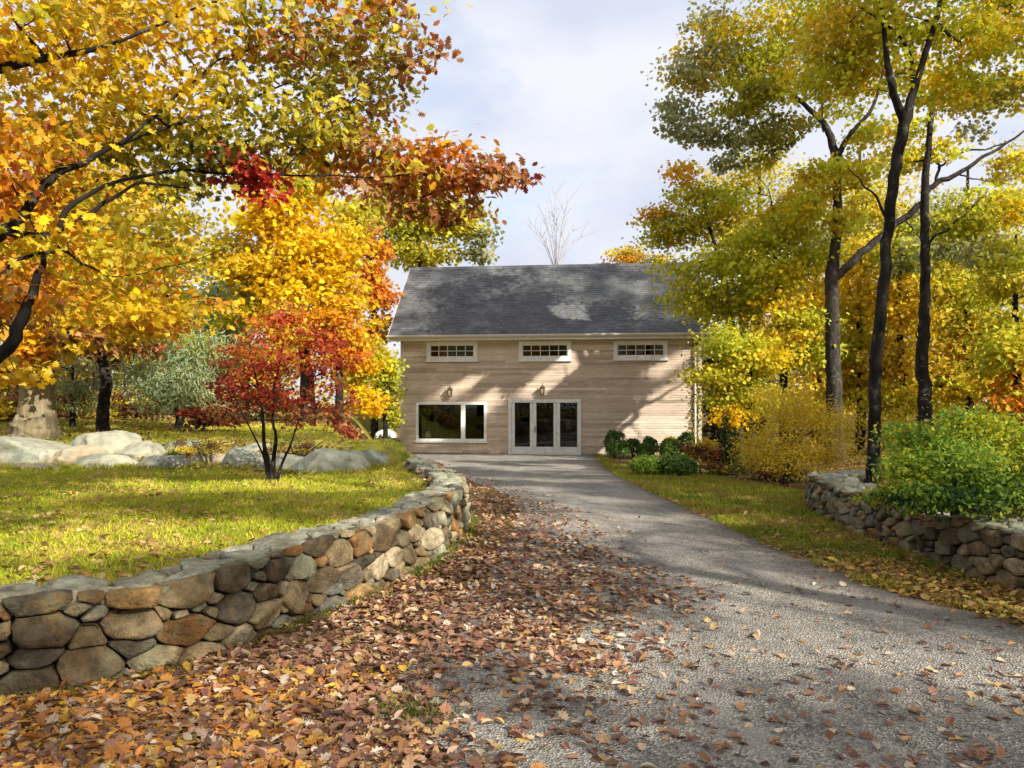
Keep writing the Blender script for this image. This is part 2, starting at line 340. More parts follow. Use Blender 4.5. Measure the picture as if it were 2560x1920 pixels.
PAL = {
 'lime': [(.66, .70, .05), (.58, .64, .05), (.76, .72, .05), (.70, .62, .04)],
 'gold': [(.80, .56, .03), (.76, .48, .025), (.72, .57, .06), (.62, .45, .05)],
 'yellow': [(.88, .66, .012), (.86, .60, .012), (.84, .68, .04), (.82, .50, .012)],
 'orange': [(.82, .34, .02), (.78, .40, .02), (.72, .25, .025), (.80, .46, .02)],
 'pinkor': [(.72, .25, .07), (.75, .33, .08), (.60, .18, .05)],
 'russet': [(.46, .15, .045), (.56, .24, .08), (.32, .09, .035), (.38, .25, .06), (.60, .34, .16)],
 'red': [(.52, .045, .03), (.60, .08, .04), (.40, .025, .02), (.66, .14, .05)],
 'dkred': [(.34, .035, .03), (.44, .06, .04), (.26, .022, .02)],
 'olive': [(.30, .30, .04), (.36, .34, .045), (.22, .24, .035), (.46, .40, .05)],
 'dkol':   [(.085, .10, .016), (.13, .14, .02), (.20, .18, .025)],
 'yelgr': [(.62, .62, .035), (.52, .55, .04), (.70, .62, .035), (.42, .46, .045)],
 'olgold': [(.58, .52, .05), (.66, .55, .04), (.46, .45, .05), (.72, .56, .04)],
 'greyol': [(.38, .41, .20), (.44, .45, .22), (.30, .33, .15), (.50, .45, .20)],
 'sage': [(.38, .48, .26), (.46, .52, .30), (.28, .37, .18)],
 'green': [(.20, .34, .035), (.28, .42, .045), (.13, .23, .025), (.38, .48, .05)],
 'dkgreen':[(.035, .085, .022), (.055, .12, .028), (.025, .06, .018)],
 'box':    [(.10, .19, .03), (.15, .25, .04), (.07, .14, .025)],
 'ambr': [(.80, .62, .05), (.72, .52, .04), (.84, .70, .06), (.60, .44, .05)],
 'brown':  [(.20, .10, .04), (.28, .14, .05), (.13, .07, .03)],
}
GAPS = [[(1455, 1145), (1590, 1025), (1765, 885), (1775, 1145)], [(1265, 1000), (1350, 1000), (1530, 852), (1440, 856)], [(1600, 930), (1755, 856), (1760, 872), (1640, 950)], [(1000, 1130), (1100, 1105), (1250, 1010), (1240, 960), (1050, 1110)], [(1060, 1000), (1180, 935), (1230, 935), (1130, 1000)], [(1130, 640), (1000, 700), (985, 770), (1080, 720)], [(1440, 690), (1540, 690), (1500, 790), (1420, 770)]]
HN_G, HO_G = np.array([math.sin(math.radians(6.3)), math.cos(math.radians(6.3)), 0]), np.array([-4.42, 30.66, 0])
def in_gap(p):
    """True where a spray would shade the sunny patches of the house front (the canopy is open there)"""
    t = (HN_G @ (p - HO_G)) / (HN_G @ SUN)
    if t < 0: return False
    q = p - SUN * t; px, py = CX + q[0] / q[1] * F, HOR - (q[2] - CAMZ) / q[1] * F
    for g in GAPS:
        c = False; j = len(g) - 1
        for i in range(len(g)):
            if (g[i][1] > py) != (g[j][1] > py) and px < (g[j][0] - g[i][0]) * (py - g[i][1]) / (g[j][1] - g[i][1]) + g[i][0]: c = not c
            j = i
        if c: return True
    return False
def gap_mask(C):
    t = (C - HO_G) @ HN_G / (HN_G @ SUN); q = C - t[:, None] * SUN; yy = np.where(q[:, 1] < 1, 1, q[:, 1]); px, py = CX + q[:, 0] / yy * F, HOR - (q[:, 2] - CAMZ) / yy * F; out_ = np.zeros(len(C), bool)
    for g in GAPS:
        c = np.zeros(len(C), bool); j = len(g) - 1
        for i in range(len(g)):
            x1, y1, x2, y2 = *g[i], *g[j]
            if y1 != y2: c ^= ((y1 > py) != (y2 > py)) & (px < (x2 - x1) * (py - y1) / (y2 - y1) + x1)
            j = i
        out_ |= c
    return out_ & (t > 0)
def crown(mb, blobs, T, leaf, rng, base, sub=10, up=.7, spread=.34, flat=.55, droop=.2, tw=None, skel=None, tm=None):
    """leafy sprays round the ends of twigs; returns spray centres"""
    for bl in blobs:
        px, py, Y, rx, ry, pal, n = bl[:7]; c = P(px, py, Y); R = np.array([rx * Y / F, (rx + ry) / 2 * Y / F * (bl[7] if len(bl) > 7 else 1.), ry * Y / F])
        pals = pal.split('+'); k = max(4, int(sub)); d = unit(rng.normal(size=(k, 3))); rad = rng.uniform(.15, 1, k) ** .45
        S = c + d * rad[:, None] * R * .88; w = rng.uniform(.5, 1.6, k); w /= w.sum(); grown = []
        for j in range(k):
            m = int(n * w[j]);
            if Y > 12 and S[j][0] > 2 and in_gap(S[j]): continue
            if m < 1: continue
            pc = PAL[pals[rng.integers(len(pals))]]; main = np.array(pc[rng.integers(len(pc))])
            C = S[j] + rng.normal(size=(m, 3)) * R * spread * np.array([1, 1, flat])
            if Y > 12 and S[j][0] > 2:
                C = C[~gap_mask(C)]; m = len(C)
                if m < 1: continue
            oth = np.array(pc)[rng.integers(0, len(pc), m)]; q = rng.uniform(0, 1, (m, 1)) ** 1.5
            cols = (main * (1 - q) + oth * q) * rng.uniform(.72, 1.25, (m, 1))
            nr = rng.normal(size=(m, 3)) * .62 + np.array([0, 0, up]) + unit(C - c) * .25
            leaf_cloud(mb, C, leaf * rng.uniform(.65, 1.25, m), nr, cols, T, rng, droop); grown.append(j)
        if tm is not None and grown:
            grow_to(tm, skel, c, tw * 2.2, tw * .9, rng, 6)
            for j in grown: grow_to(tm, skel, S[j], tw, tw * .3, rng, 4)
def grow_to(tm, skel, target, r0, r1, rng, sides=5):
    S = np.array([s[:3] for s in skel]); d = np.linalg.norm(S - target, axis=1) + np.clip(S[:, 2] - target[2] + .1, 0, None) * .8
    i = int(np.argmin(d)); a = S[i]; L = np.linalg.norm(target - a)
    if L < .05: return
    r0 = min(r0 * (1 + .12 * L), skel[i][3] * .8); r1 = min(r1, r0 * .6)
    t = np.linspace(0, 1, 6)[:, None]; j = rng.normal(size=3) * L * .09
    pts = a * (1 - t) + target * t + np.sin(np.pi * t) * (j + np.array([0, 0, L * .05])) + rng.normal(size=(6, 3)) * L * .012 * np.sin(np.pi * t)
    rr = np.linspace(r0, r1, 6); tube(tm, pts, rr, sides)
    skel.extend([(*p, r) for p, r in zip(pts[1:], rr[1:])])

def tree(name, label, cat, trunks, blobs, bk, leaf, T=T_DIA, seed=0, sub=10, tw=.02, group=None, up=.7, spread=.34, flat=.55, droop=.2, zf=None, limbs=(), rough=.12, base=None, lm=None, mask=None, sides=10):
    """trunks and limbs: lists of (px, py, distance, diameter in px); blobs: leafy masses"""
    rng = np.random.default_rng(seed + 100); skel = []; tm = bm = MB(); LB = []
    def path(mb, pl, sd, rg):
        pts = np.array([P(a, HOR if b is None else b, Y) for a, b, Y, _ in pl])
        for k, q in enumerate(pl):
            if q[1] is None: pts[k, 2] = float(zf(pts[k, 0], pts[k, 1])) - .12
        rad = np.array([.5 * dpx * Y / F for _, _, Y, dpx in pl])
        q = catmull(pts, 6)
        if pl in limbs and len(pl) > 2:
            a_ = np.linspace(0, len(pl) * 2.2, len(q)); h_ = rng.uniform(0, 6, 4); am = np.sin(np.linspace(0, np.pi, len(q))) * min(.045, .0025 * pl[0][2]) ; q = q + np.column_stack([am * (np.sin(a_ + h_[0]) + .6 * np.sin(2.3 * a_ + h_[1])), am * np.sin(a_ * .9 + h_[2]), am * (np.sin(1.2 * a_ + h_[3]) + .6 * np.sin(2.9 * a_ + h_[0]))])
        rr = np.interp(np.linspace(0, len(pl) - 1, len(q)), np.arange(len(pl)), rad)
        q[1:-1] += rng.normal(size=(len(q) - 2, 3)) * np.minimum(rr[1:-1, None] * .10, .012)
        tube(mb, q, rr, sd, rg); skel.extend([(*p, r) for p, r in zip(q, rr)]); return pts[0]
    b0 = None
    for pl in trunks:
        p = path(tm, pl, sides, rough); b0 = p if b0 is None else b0
    for pl in limbs: path(bm, pl, 8, rough)
    b0 = b0 if base is None else np.array(base)
    root = empty(name, b0, label, cat, group)
    cm = MB(); crown(cm, blobs, T, leaf, rng, b0, sub, up, spread, flat, droop, tw, skel, bm)
    tm.build('trunk', bk, root, b0, True)
    cm.build('crown', lm or M_LEAF, root, b0)
    return root

# ------------------------------------------------------------------ fieldstone walls
STONE = [(.32, .30, .22), (.42, .33, .19), (.46, .29, .12), (.44, .24, .09), (.18, .14, .09), (.36, .36, .26), (.28, .28, .25), (.52, .42, .26), (.26, .19, .11), (.38, .29, .16), (.48, .40, .27), (.22, .19, .14), (.34, .26, .15), (.13, .11, .08)]
CAPS = [(.48, .50, .38), (.54, .54, .42), (.40, .42, .32), (.56, .53, .41), (.44, .45, .35), (.36, .35, .26)]
def sites(L, H, rmin, rmax, rng, tries=9000, bias=1.7):
    S = []
    for k in range(tries):
        f = 1 - k / tries; r = rmin + (rmax - rmin) * (f ** bias) * rng.uniform(.75, 1.0)
        x, y = rng.uniform(0, L), rng.uniform(0, H)
        if all((x - a) ** 2 + (y - b) ** 2 > ((r + c) * .90) ** 2 for a, b, c in S[-4000:] if abs(a - x) < .8): S.append((x, y, r))
    return S
def cells(S, L, H):
    out_ = []; A = np.array(S)
    for i, (x, y, r) in enumerate(S):
        poly = [np.array(p) for p in ((max(0, x - .7), 0), (min(L, x + .7), 0), (min(L, x + .7), H), (max(0, x - .7), H))]
        d = np.hypot(A[:, 0] - x, A[:, 1] - y)
        for j in np.argsort(d)[1:]:
            if d[j] > 1.0 or len(poly) < 3: break
            q = A[j]; nv = np.array([q[0] - x, q[1] - y]) * 2; cst = q[0] ** 2 + q[1] ** 2 - x * x - y * y - q[2] ** 2 + r * r
            new = []
            for k in range(len(poly)):
                a, b = poly[k], poly[(k + 1) % len(poly)]; fa, fb = a @ nv - cst, b @ nv - cst
                if fa <= 0: new.append(a)
                if fa * fb < 0: new.append(a + (b - a) * fa / (fa - fb))
            poly = new
        if len(poly) >= 3: out_.append((np.array(poly), r))
    return out_
def stone_cells(mb, cl, place, rng, gap, depth, bulge, pal, jut=.035, tilt=.24):
    for poly, r in cl:
        c = poly.mean(0); q = []
        for k in range(len(poly)):
            a, b = poly[k], poly[(k + 1) % len(poly)]; n = max(1, int(np.linalg.norm(b - a) / .045))
            q += [a + (b - a) * t / n for t in range(n)]
        q = np.array(q); 
        q = .7 * q + .15 * np.roll(q, 1, 0) + .15 * np.roll(q, -1, 0); jo = rng.uniform(-.5, .5) * jut; q = q + rng.normal(size=q.shape) * .0035
        e = np.abs(q - c).max(); rr = np.linalg.norm(q - c, axis=1)
        if rr.mean() < gap * 1.5: continue
        g = 1 - gap / np.maximum(rr, gap * 2); q = c + (q - c) * g[:, None]
        m = len(q); sd = rng.uniform(0, 99); B = bulge * rng.uniform(.6, 1.5) * min(1.5, .6 + rr.mean() * 4); tl = rng.normal(size=2) * tilt
        V = []
        for f, o in ((.985, -depth), (1.0, -.012), (.985, .45), (.93, .82), (.70, .95), (.36, 1.0)):
            p = c + (q - c) * f; off = np.full(m, o if o < 0 else o * B)
            if o > 0: off = off + ((p - c) @ tl) * o
            for k in range(m):
                if o > -.02: off[k] += .024 * mnoise.noise(Vector((p[k, 0] * 7 + sd, p[k, 1] * 7, sd))) + .012 * mnoise.noise(Vector((p[k, 0] * 19 + sd, p[k, 1] * 19, sd)))
            V.append(np.column_stack([p, off]))
        V = np.concatenate(V + [np.array([[*c, B]])])
        for k in range(n_ch := (2 if rr.mean() > .05 else 1)):
            nv = rng.normal(size=2); nv /= np.linalg.norm(nv); dd = (V[:, :2] - c) @ nv - rr.mean() * rng.uniform(.35, .8); V[:, 2] -= np.where((dd > 0) & (V[:, 2] > -.02), dd * rng.uniform(.25, .6), 0)
        V[V[:, 2] > -.05, 2] += jo; W_ = place(V)
        n = m; rings = 6; fs = []
        for a in range(rings - 1):
            for k in range(n): fs.append((a * n + k, a * n + (k + 1) % n, (a + 1) * n + (k + 1) % n, (a + 1) * n + k))
        for k in range(n): fs.append(((rings - 1) * n + k, (rings - 1) * n + (k + 1) % n, rings * n))
        col = np.array(pal[rng.integers(len(pal))]) * rng.uniform(.7, 1.15)
        mb.add(W_, fs, col)
class Path2:
    def __init__(s, p):
        s.p = p; d = np.linalg.norm(np.diff(p, axis=0), axis=1); s.s = np.concatenate([[0], np.cumsum(d)]); s.L = s.s[-1]
    def at(s, t): return np.stack([np.interp(t, s.s, s.p[:, 0]), np.interp(t, s.s, s.p[:, 1])], -1)
    def nrm(s, t):
        d = s.at(np.minimum(t + .12, s.L)) - s.at(np.maximum(t - .12, 0)); d = d / (np.linalg.norm(d, axis=-1, keepdims=True) + 1e-9); return np.stack([d[..., 1], -d[..., 0]], -1)
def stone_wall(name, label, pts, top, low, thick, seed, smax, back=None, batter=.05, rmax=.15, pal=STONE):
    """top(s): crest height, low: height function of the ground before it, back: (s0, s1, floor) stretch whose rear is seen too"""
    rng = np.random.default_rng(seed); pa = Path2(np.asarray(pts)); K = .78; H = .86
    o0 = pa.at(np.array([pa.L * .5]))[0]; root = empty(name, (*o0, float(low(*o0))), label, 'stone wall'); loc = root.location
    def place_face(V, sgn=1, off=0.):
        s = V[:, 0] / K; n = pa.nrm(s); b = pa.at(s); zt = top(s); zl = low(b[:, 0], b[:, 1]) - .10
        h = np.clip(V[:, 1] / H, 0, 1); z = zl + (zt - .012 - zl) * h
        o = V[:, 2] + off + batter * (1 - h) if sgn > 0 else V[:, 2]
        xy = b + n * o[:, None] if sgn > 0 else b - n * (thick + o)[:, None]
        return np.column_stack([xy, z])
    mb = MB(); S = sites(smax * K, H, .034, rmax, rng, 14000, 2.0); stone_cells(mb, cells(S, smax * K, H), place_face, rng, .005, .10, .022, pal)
    mb.build('stone_face', M_STONE, root, loc, True)
    if back:
        s0, s1, fl = back; mb = MB(); S = sites((s1 - s0) * K, H, .07, .2, rng, 4000)
        def pb(V):
            V = V.copy(); s = V[:, 0] / K + s0; n = pa.nrm(s); b = pa.at(s); zt = top(s); h = V[:, 1] / H
            return np.column_stack([b - n * (thick - .03 + V[:, 2])[:, None], fl - .12 + (zt - .05 - fl + .12) * h])
        cl = [(p[::-1].copy(), r) for p, r in cells(S, (s1 - s0) * K, H)]
        stone_cells(mb, cl, pb, rng, .010, .10, .035, STONE); mb.build('rear_stone_face', M_STONE, root, loc, True)
    mb = MB(); S = sites(smax * .80, thick - .05, .06, .17, rng, 7000, 1.3)
    def pc(V):
        s = V[:, 0] / .80; n = pa.nrm(s); b = pa.at(s); return np.column_stack([b - n * (V[:, 1] + .03)[:, None], top(s) - .022 + V[:, 2]])
    cl = [(p[::-1].copy(), r) for p, r in cells(S, smax * .80, thick - .05)]
    stone_cells(mb, cl, pc, rng, .003, .10, .010, CAPS, .014, .06); mb.build('coping', M_STONE, root, loc, True)
    mb = MB(); t = np.linspace(0, smax, int(smax / .15)); b = pa.at(t); n = pa.nrm(t); zt = top(t) - .085; zl = low(b[:, 0], b[:, 1]) - .2
    f, r = b - n * .05, b - n * (thick - .06)
    V = np.stack([np.column_stack([f, zl]), np.column_stack([f, zt]), np.column_stack([r, zt]), np.column_stack([r, zl])], 1).reshape(-1, 3)
    i = np.arange(len(t) - 1) * 4; fs = [(k + a, k + 4 + a, k + 4 + a + 1, k + a + 1) for k in i for a in range(3)]
    fs += [(0, 1, 2, 3), tuple(len(V) - 4 + k for k in (3, 2, 1, 0))]
    mb.add(V, fs); mb.build('mortar_core', M_CORE, root, loc)
    return root
PAL_ = Path2(PL); PAR_ = Path2(PR)
def topL(s): return np.interp(s, [0, 3, 5, 8, 30], [.535, .535, .575, .61, .56]) + .018 * np.sin(s * 2.3) + .012 * np.sin(s * 5.1)
def topR(s): return .52 + .02 * np.sin(s * 2.7 + 1) + .015 * np.sin(s * 5.7)
stone_wall('fieldstone_wall', 'long curved fieldstone retaining wall with pale lichen coping around the raised lawn', PL, topL, low_z, .46, 5, PAL_.L, back=(9.6, 17.5, .36))
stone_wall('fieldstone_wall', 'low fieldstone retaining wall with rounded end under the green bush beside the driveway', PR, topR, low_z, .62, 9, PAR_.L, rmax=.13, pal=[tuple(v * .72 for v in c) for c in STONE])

# ------------------------------------------------------------------ boulders
def _boulder(t, b):
    v = gpos(t); n = noise(t, v, 4, 8, .68); f = noise(t, v, 30, 6, .7); g = noise(t, v, 1.7, 5)
    at = node(t, 'ShaderNodeAttribute', attribute_name='Col')
    c = mixc(t, .75, at.outputs['Color'], ramp(t, n, [(.33, (.32, .30, .26)), (.5, (.9, .9, .88)), (.72, (1.35, 1.32, 1.2))]), 'MULTIPLY')
    c = mixc(t, ramp(t, g, [(.5, (0, 0, 0)), (.66, (.55, .55, .55))]), c, (.30, .36, .26))
    c = mixc(t, ramp(t, f, [(.58, (0, 0, 0)), (.7, (.6, .6, .6))]), c, (.09, .085, .07))
    t.links.new(c, b.inputs['Base Color']); bump(t, b, f, .6, .03)
M_BOULDER = mat('lichen_granite', rough=.9, build=_boulder, spec=.2)
def ico(sub):
    import bmesh
    bm = bmesh.new(); bmesh.ops.create_icosphere(bm, subdivisions=sub, radius=1); V = np.array([v.co[:] for v in bm.verts]); Fs = [tuple(v.index for v in f.verts) for f in bm.faces]; bm.free(); return V, Fs
IV, IF = ico(5); BOULD = []
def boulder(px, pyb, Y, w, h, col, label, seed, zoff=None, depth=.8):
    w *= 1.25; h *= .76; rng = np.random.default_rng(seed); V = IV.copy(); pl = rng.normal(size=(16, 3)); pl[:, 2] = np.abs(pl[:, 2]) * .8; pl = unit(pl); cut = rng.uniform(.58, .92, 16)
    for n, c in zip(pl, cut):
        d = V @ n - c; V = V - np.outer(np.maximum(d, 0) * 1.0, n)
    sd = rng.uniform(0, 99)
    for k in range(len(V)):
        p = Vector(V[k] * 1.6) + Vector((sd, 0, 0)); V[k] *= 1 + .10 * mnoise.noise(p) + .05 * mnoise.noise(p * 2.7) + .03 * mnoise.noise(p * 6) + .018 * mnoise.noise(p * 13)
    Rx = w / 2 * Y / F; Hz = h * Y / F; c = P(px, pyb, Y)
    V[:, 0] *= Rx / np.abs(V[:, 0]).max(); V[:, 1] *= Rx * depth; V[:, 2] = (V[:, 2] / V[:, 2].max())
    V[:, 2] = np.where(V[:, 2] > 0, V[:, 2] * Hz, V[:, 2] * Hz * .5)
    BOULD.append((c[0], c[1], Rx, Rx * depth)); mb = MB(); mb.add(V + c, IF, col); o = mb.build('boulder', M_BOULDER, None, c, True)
    tag(o, label, 'boulder', 'boulders along the back of the lawn')
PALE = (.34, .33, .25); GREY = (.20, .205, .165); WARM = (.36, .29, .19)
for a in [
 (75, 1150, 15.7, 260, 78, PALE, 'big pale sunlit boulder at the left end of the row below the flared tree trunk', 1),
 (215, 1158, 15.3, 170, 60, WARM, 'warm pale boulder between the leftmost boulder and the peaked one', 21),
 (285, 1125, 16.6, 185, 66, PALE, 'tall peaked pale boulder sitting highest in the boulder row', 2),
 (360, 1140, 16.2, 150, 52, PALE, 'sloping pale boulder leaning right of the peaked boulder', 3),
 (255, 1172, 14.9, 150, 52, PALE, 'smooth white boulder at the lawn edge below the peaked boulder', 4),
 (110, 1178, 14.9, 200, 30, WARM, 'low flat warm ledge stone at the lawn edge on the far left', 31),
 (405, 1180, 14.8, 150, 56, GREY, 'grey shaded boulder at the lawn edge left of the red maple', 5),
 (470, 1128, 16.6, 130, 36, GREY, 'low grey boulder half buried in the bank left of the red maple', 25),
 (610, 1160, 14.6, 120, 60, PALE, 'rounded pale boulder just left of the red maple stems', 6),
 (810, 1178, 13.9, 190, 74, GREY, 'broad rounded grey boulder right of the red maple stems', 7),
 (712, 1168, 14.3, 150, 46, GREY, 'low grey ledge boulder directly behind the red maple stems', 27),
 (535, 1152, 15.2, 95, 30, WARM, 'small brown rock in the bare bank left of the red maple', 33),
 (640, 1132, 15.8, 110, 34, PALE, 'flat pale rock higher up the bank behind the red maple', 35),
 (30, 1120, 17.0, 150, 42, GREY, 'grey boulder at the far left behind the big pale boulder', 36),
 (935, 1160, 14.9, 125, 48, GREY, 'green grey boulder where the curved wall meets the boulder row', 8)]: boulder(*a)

# ------------------------------------------------------------------ house
HA = math.radians(6.3); HO = np.array([-4.42, 30.66]); HT = np.array([math.cos(HA), -math.sin(HA)]); HN = np.array([math.sin(HA), math.cos(HA)])   # HN points to the back
HB = -.345; HW = 11.72; HD = 6.6
def fac(px, py):
    """point of the front wall seen at a picture point -> (u along the wall, height above its base)"""
    k = (px - CX) / F; A = np.array([[HT[0], -k], [HT[1], -1.0]]); u, Y = np.linalg.solve(A, -HO); return u, CAMZ - (py - HOR) / F * Y - HB
house = empty('barn_house', (*HO, HB), 'weathered clapboard barn house with grey shingle roof and white trimmed windows', 'house')
house.rotation_euler = (0, 0, -HA)
def hbuild(mb, name, m, parent=house, **k): return mb.build(name, m, parent, (0, 0, 0), **k)
WH = 4.97; RISE = 2.95; OV = .40
# openings: u0 u1 z0 z1
def opening(x0, y0, x1, y1):
    a = fac(x0, y1); b = fac(x1, y0); return (a[0], b[0], a[1], b[1])
CLER = [opening(1067, 853, 1194, 902), opening(1297, 852, 1428, 901), opening(1534, 851, 1669, 899)]
PICT = opening(1040, 1005, 1217, 1103); DOOR = opening(1271, 998, 1453, 1138.5)
OPEN = CLER + [PICT, DOOR]
rng = np.random.default_rng(3); mb = MB()
bh = .098; z = -.02
WOODC = [(.58, .485, .39), (.53, .44, .35), (.62, .525, .425), (.47, .385, .305), (.59, .49, .40)]
while z < WH:
    z1 = min(z + bh, WH); segs = [(0.10, HW - .10)]
    for (a, b, c, d) in OPEN:
        a, b, c, d = a + .05, b - .05, c + .05, d - .05
        if z1 > c + .02 and z < d - .02:
            ns = []
            for s0, s1 in segs:
                if b <= s0 or a >= s1: ns.append((s0, s1))
                else:
                    if a > s0: ns.append((s0, a))
                    if b < s1: ns.append((b, s1))
            segs = ns
    for s0, s1 in segs:
        x = s0
        while x < s1 - .01:
            e = min(s1, x + rng.uniform(1.2, 3.2)); e = s1 if s1 - e < .3 else e
            col = np.array(WOODC[rng.integers(5)]) * rng.uniform(.86, 1.1)
            V = [(x, -.024, z), (e, -.024, z), (e, -.012, z1 + .01), (x, -.012, z1 + .01), (x, 0, z), (e, 0, z)]
            mb.add(V, [(0, 1, 2, 3), (4, 5, 1, 0)], col); x = e
    z += bh
# side and back walls, gables (thin boards) as one shell with holes only at the front
def shell(mb):
    t = .14; c = (.42, .33, .24)
    for x0, x1 in ((0, t), (HW - t, HW)):
        V = [(x0, .02, -.25), (x1, .02, -.25), (x1, HD, -.25), (x0, HD, -.25), (x0, .02, WH), (x1, .02, WH), (x1, HD, WH), (x0, HD, WH), (x0, HD / 2, WH + RISE - .08), (x1, HD / 2, WH + RISE - .08)]
        mb.add(V, [(0, 3, 7, 8, 4), (1, 5, 9, 6, 2), (0, 4, 5, 1), (3, 2, 6, 7), (0, 1, 2, 3), (4, 8, 9, 5), (8, 7, 6, 9)], c)
    mb.box(t, HW - t, HD - t, HD, -.25, WH, c)
    zs = sorted({-.25, WH, *[round(v, 4) for o in OPEN for v in (o[2] + .05, o[3] - .05)]})
    for a, b in zip(zs[:-1], zs[1:]):
        cuts = sorted([(o[0] + .05, o[1] - .05) for o in OPEN if o[2] + .04 < (a + b) / 2 < o[3] - .04]); x = t
        for p, q in cuts + [(HW - t, 0)]:
            if p > x: mb.add([(x, .003, a), (p, .003, a), (p, .003, b), (x, .003, b), (x, t, a), (p, t, a), (p, t, b), (x, t, b)], [(0, 1, 2, 3), (5, 4, 7, 6), (0, 4, 5, 1), (3, 2, 6, 7), (0, 3, 7, 4), (1, 5, 6, 2)], c)
            x = q
shell(mb); hbuild(mb, 'wall', M_SIDING)
mb = MB(); mb.box(.16, HW - .16, .16, HD - .16, -.2, -.15); mb.box(.16, HW - .16, 3.6, 3.7, -.1, WH - .3); mb.box(.16, HW - .16, .16, HD - .16, WH - .25, WH - .2)
mb.box(5.7, 5.75, .2, 3.55, -.1, WH - .35); hbuild(mb, 'interior', M_DARKIN)
# foundation strip
mb = MB(); mb.box(-.01, HW + .01, -.045, .0, -.30, .06, (.3, .28, .25)); hbuild(mb, 'foundation', M_STONE)
for a in (0, HW - .13):
    mb = MB(); mb.box(a - .012, a + .142, -.052, .12, -.05, WH - .02); hbuild(mb, 'corner_board', M_CORNER, bevel=.006)
# roof
def roof():
    mb = MB(); rng = np.random.default_rng(8); ang = math.atan2(RISE, HD / 2); eL, eR = -.42, HW + .30
    sl = math.hypot(RISE, HD / 2) + OV / math.cos(ang); cs, sn = math.cos(ang), math.sin(ang); ze = WH - OV * math.tan(ang) + .06; ye = -OV
    def pt(x, s, up=0.): return (x, ye + s * cs - up * sn, ze + s * sn + up * cs)
    # underlay slabs
    for sgn in (1, -1):
        V = []
        for x in (eL, eR):
            for s, up in ((0, -.02), (sl, -.02), (sl, -.13), (0, -.13)):
                p = pt(x, s, up); V.append(p if sgn > 0 else (p[0], HD - p[1], p[2]))
        mb.add(V, [(0, 1, 2, 3), (4, 7, 6, 5), (0, 4, 5, 1), (1, 5, 6, 2), (2, 6, 7, 3), (3, 7, 4, 0)], (.10, .10, .10))
    n = int(sl / .145)
    for k in range(n + 1):
        s0 = k * sl / (n + 1); s1 = (k + 1) * sl / (n + 1) + .02; x = eL - rng.uniform(0, .3)
        while x < eR:
            w = rng.uniform(.22, .42); a, b = max(x, eL), min(x + w - .006, eR); x += w
            if b - a < .02: continue
            g = rng.uniform(.88, 1.12); base = np.array([(.105, .11, .116), (.095, .10, .106), (.12, .12, .122), (.11, .109, .107)][rng.integers(4)]) * g
            u = rng.uniform(.009, .015); sj = s0 + rng.uniform(-.004, .006)
            V = [pt(a, sj, u), pt(b, sj, u), pt(b, s1, .004), pt(a, s1, .004), pt(a, sj, -.01), pt(b, sj, -.01)]
            mb.add(V, [(0, 1, 2, 3), (4, 5, 1, 0)], base)
            if k % 2 == 0:
                W2 = [(p[0], HD - p[1], p[2]) for p in V]; mb.add(W2, [(3, 2, 1, 0), (0, 1, 5, 4)], base)
    o = hbuild(mb, 'roof', M_ROOF)
    mb = MB()
    x = eL
    while x < eR:
        e = min(eR, x + .3); yr, zr = HD / 2, pt(0, sl)[2]
        V = [(x, yr - .15, zr - .11), (e, yr - .15, zr - .11), (e, yr, zr + .045), (x, yr, zr + .045), (x, yr + .15, zr - .11), (e, yr + .15, zr - .11)]
        mb.add(V, [(0, 1, 2, 3), (3, 2, 5, 4)], np.array((.13, .135, .14)) * rng.uniform(.8, 1.2)); x = e - .006 if e < eR else eR + 1
    hbuild(mb, 'ridge_cap', M_ROOF, o)
    for x0 in (eL - .035, eR + .003):      # rake boards
        mb = MB(); V = []
        for x in (x0, x0 + .032):
            for s, up in ((-.02, .0), (sl, .0), (sl, -.2), (-.02, -.2)): V.append(pt(x, s, up))
        mb.add(V, [(0, 1, 2, 3), (4, 7, 6, 5), (0, 4, 5, 1), (1, 5, 6, 2), (2, 6, 7, 3), (3, 7, 4, 0)]); hbuild(mb, 'rake_board', M_CORNER, o)
    mb = MB(); mb.box(eL - .04, eR + .04, ye - .03, ye + .02, ze - .19, ze + .02); mb.box(eL + .05, eR - .05, ye + .02, -.04, ze - .19, ze - .15); hbuild(mb, 'fascia', M_GUTTER, o)
    mb = MB(); a = np.linspace(math.pi, 2 * math.pi, 9); xs = (eL - .05, eR + .05); V = []
    for x in xs:
        for t in a: V.append((x, ye - .10 + .075 * math.cos(t), ze + .0 + .085 * math.sin(t)))
        for t in a[::-1]: V.append((x, ye - .10 + .066 * math.cos(t), ze + .0 + .076 * math.sin(t)))
    m = 18; mb.add(V, [(k, (k + 1) % m, m + (k + 1) % m, m + k) for k in range(m)] + [tuple(range(m))[::-1], tuple(range(m, 2 * m))]); hbuild(mb, 'gutter', M_GUTTER, o)
roof()
def frame(mb, a, b, c, d, w, y0, y1):
    mb.box(a, a + w, y0, y1, c, d); mb.box(b - w, b, y0, y1, c, d); mb.box(a + w, b - w, y0 + .002, y1, d - w, d); mb.box(a + w, b - w, y0 + .002, y1, c, c + w)
def pane(a, b, c, d, y, parent):
    mb = MB(); mb.box(a, b, y, y + .006, c, d); hbuild(mb, 'pane', M_GLASS, parent)
def hung(name):
    o = bpy.data.objects.new(name, None); COL.objects.link(o); o.parent = house; o.empty_display_size = .1; return o
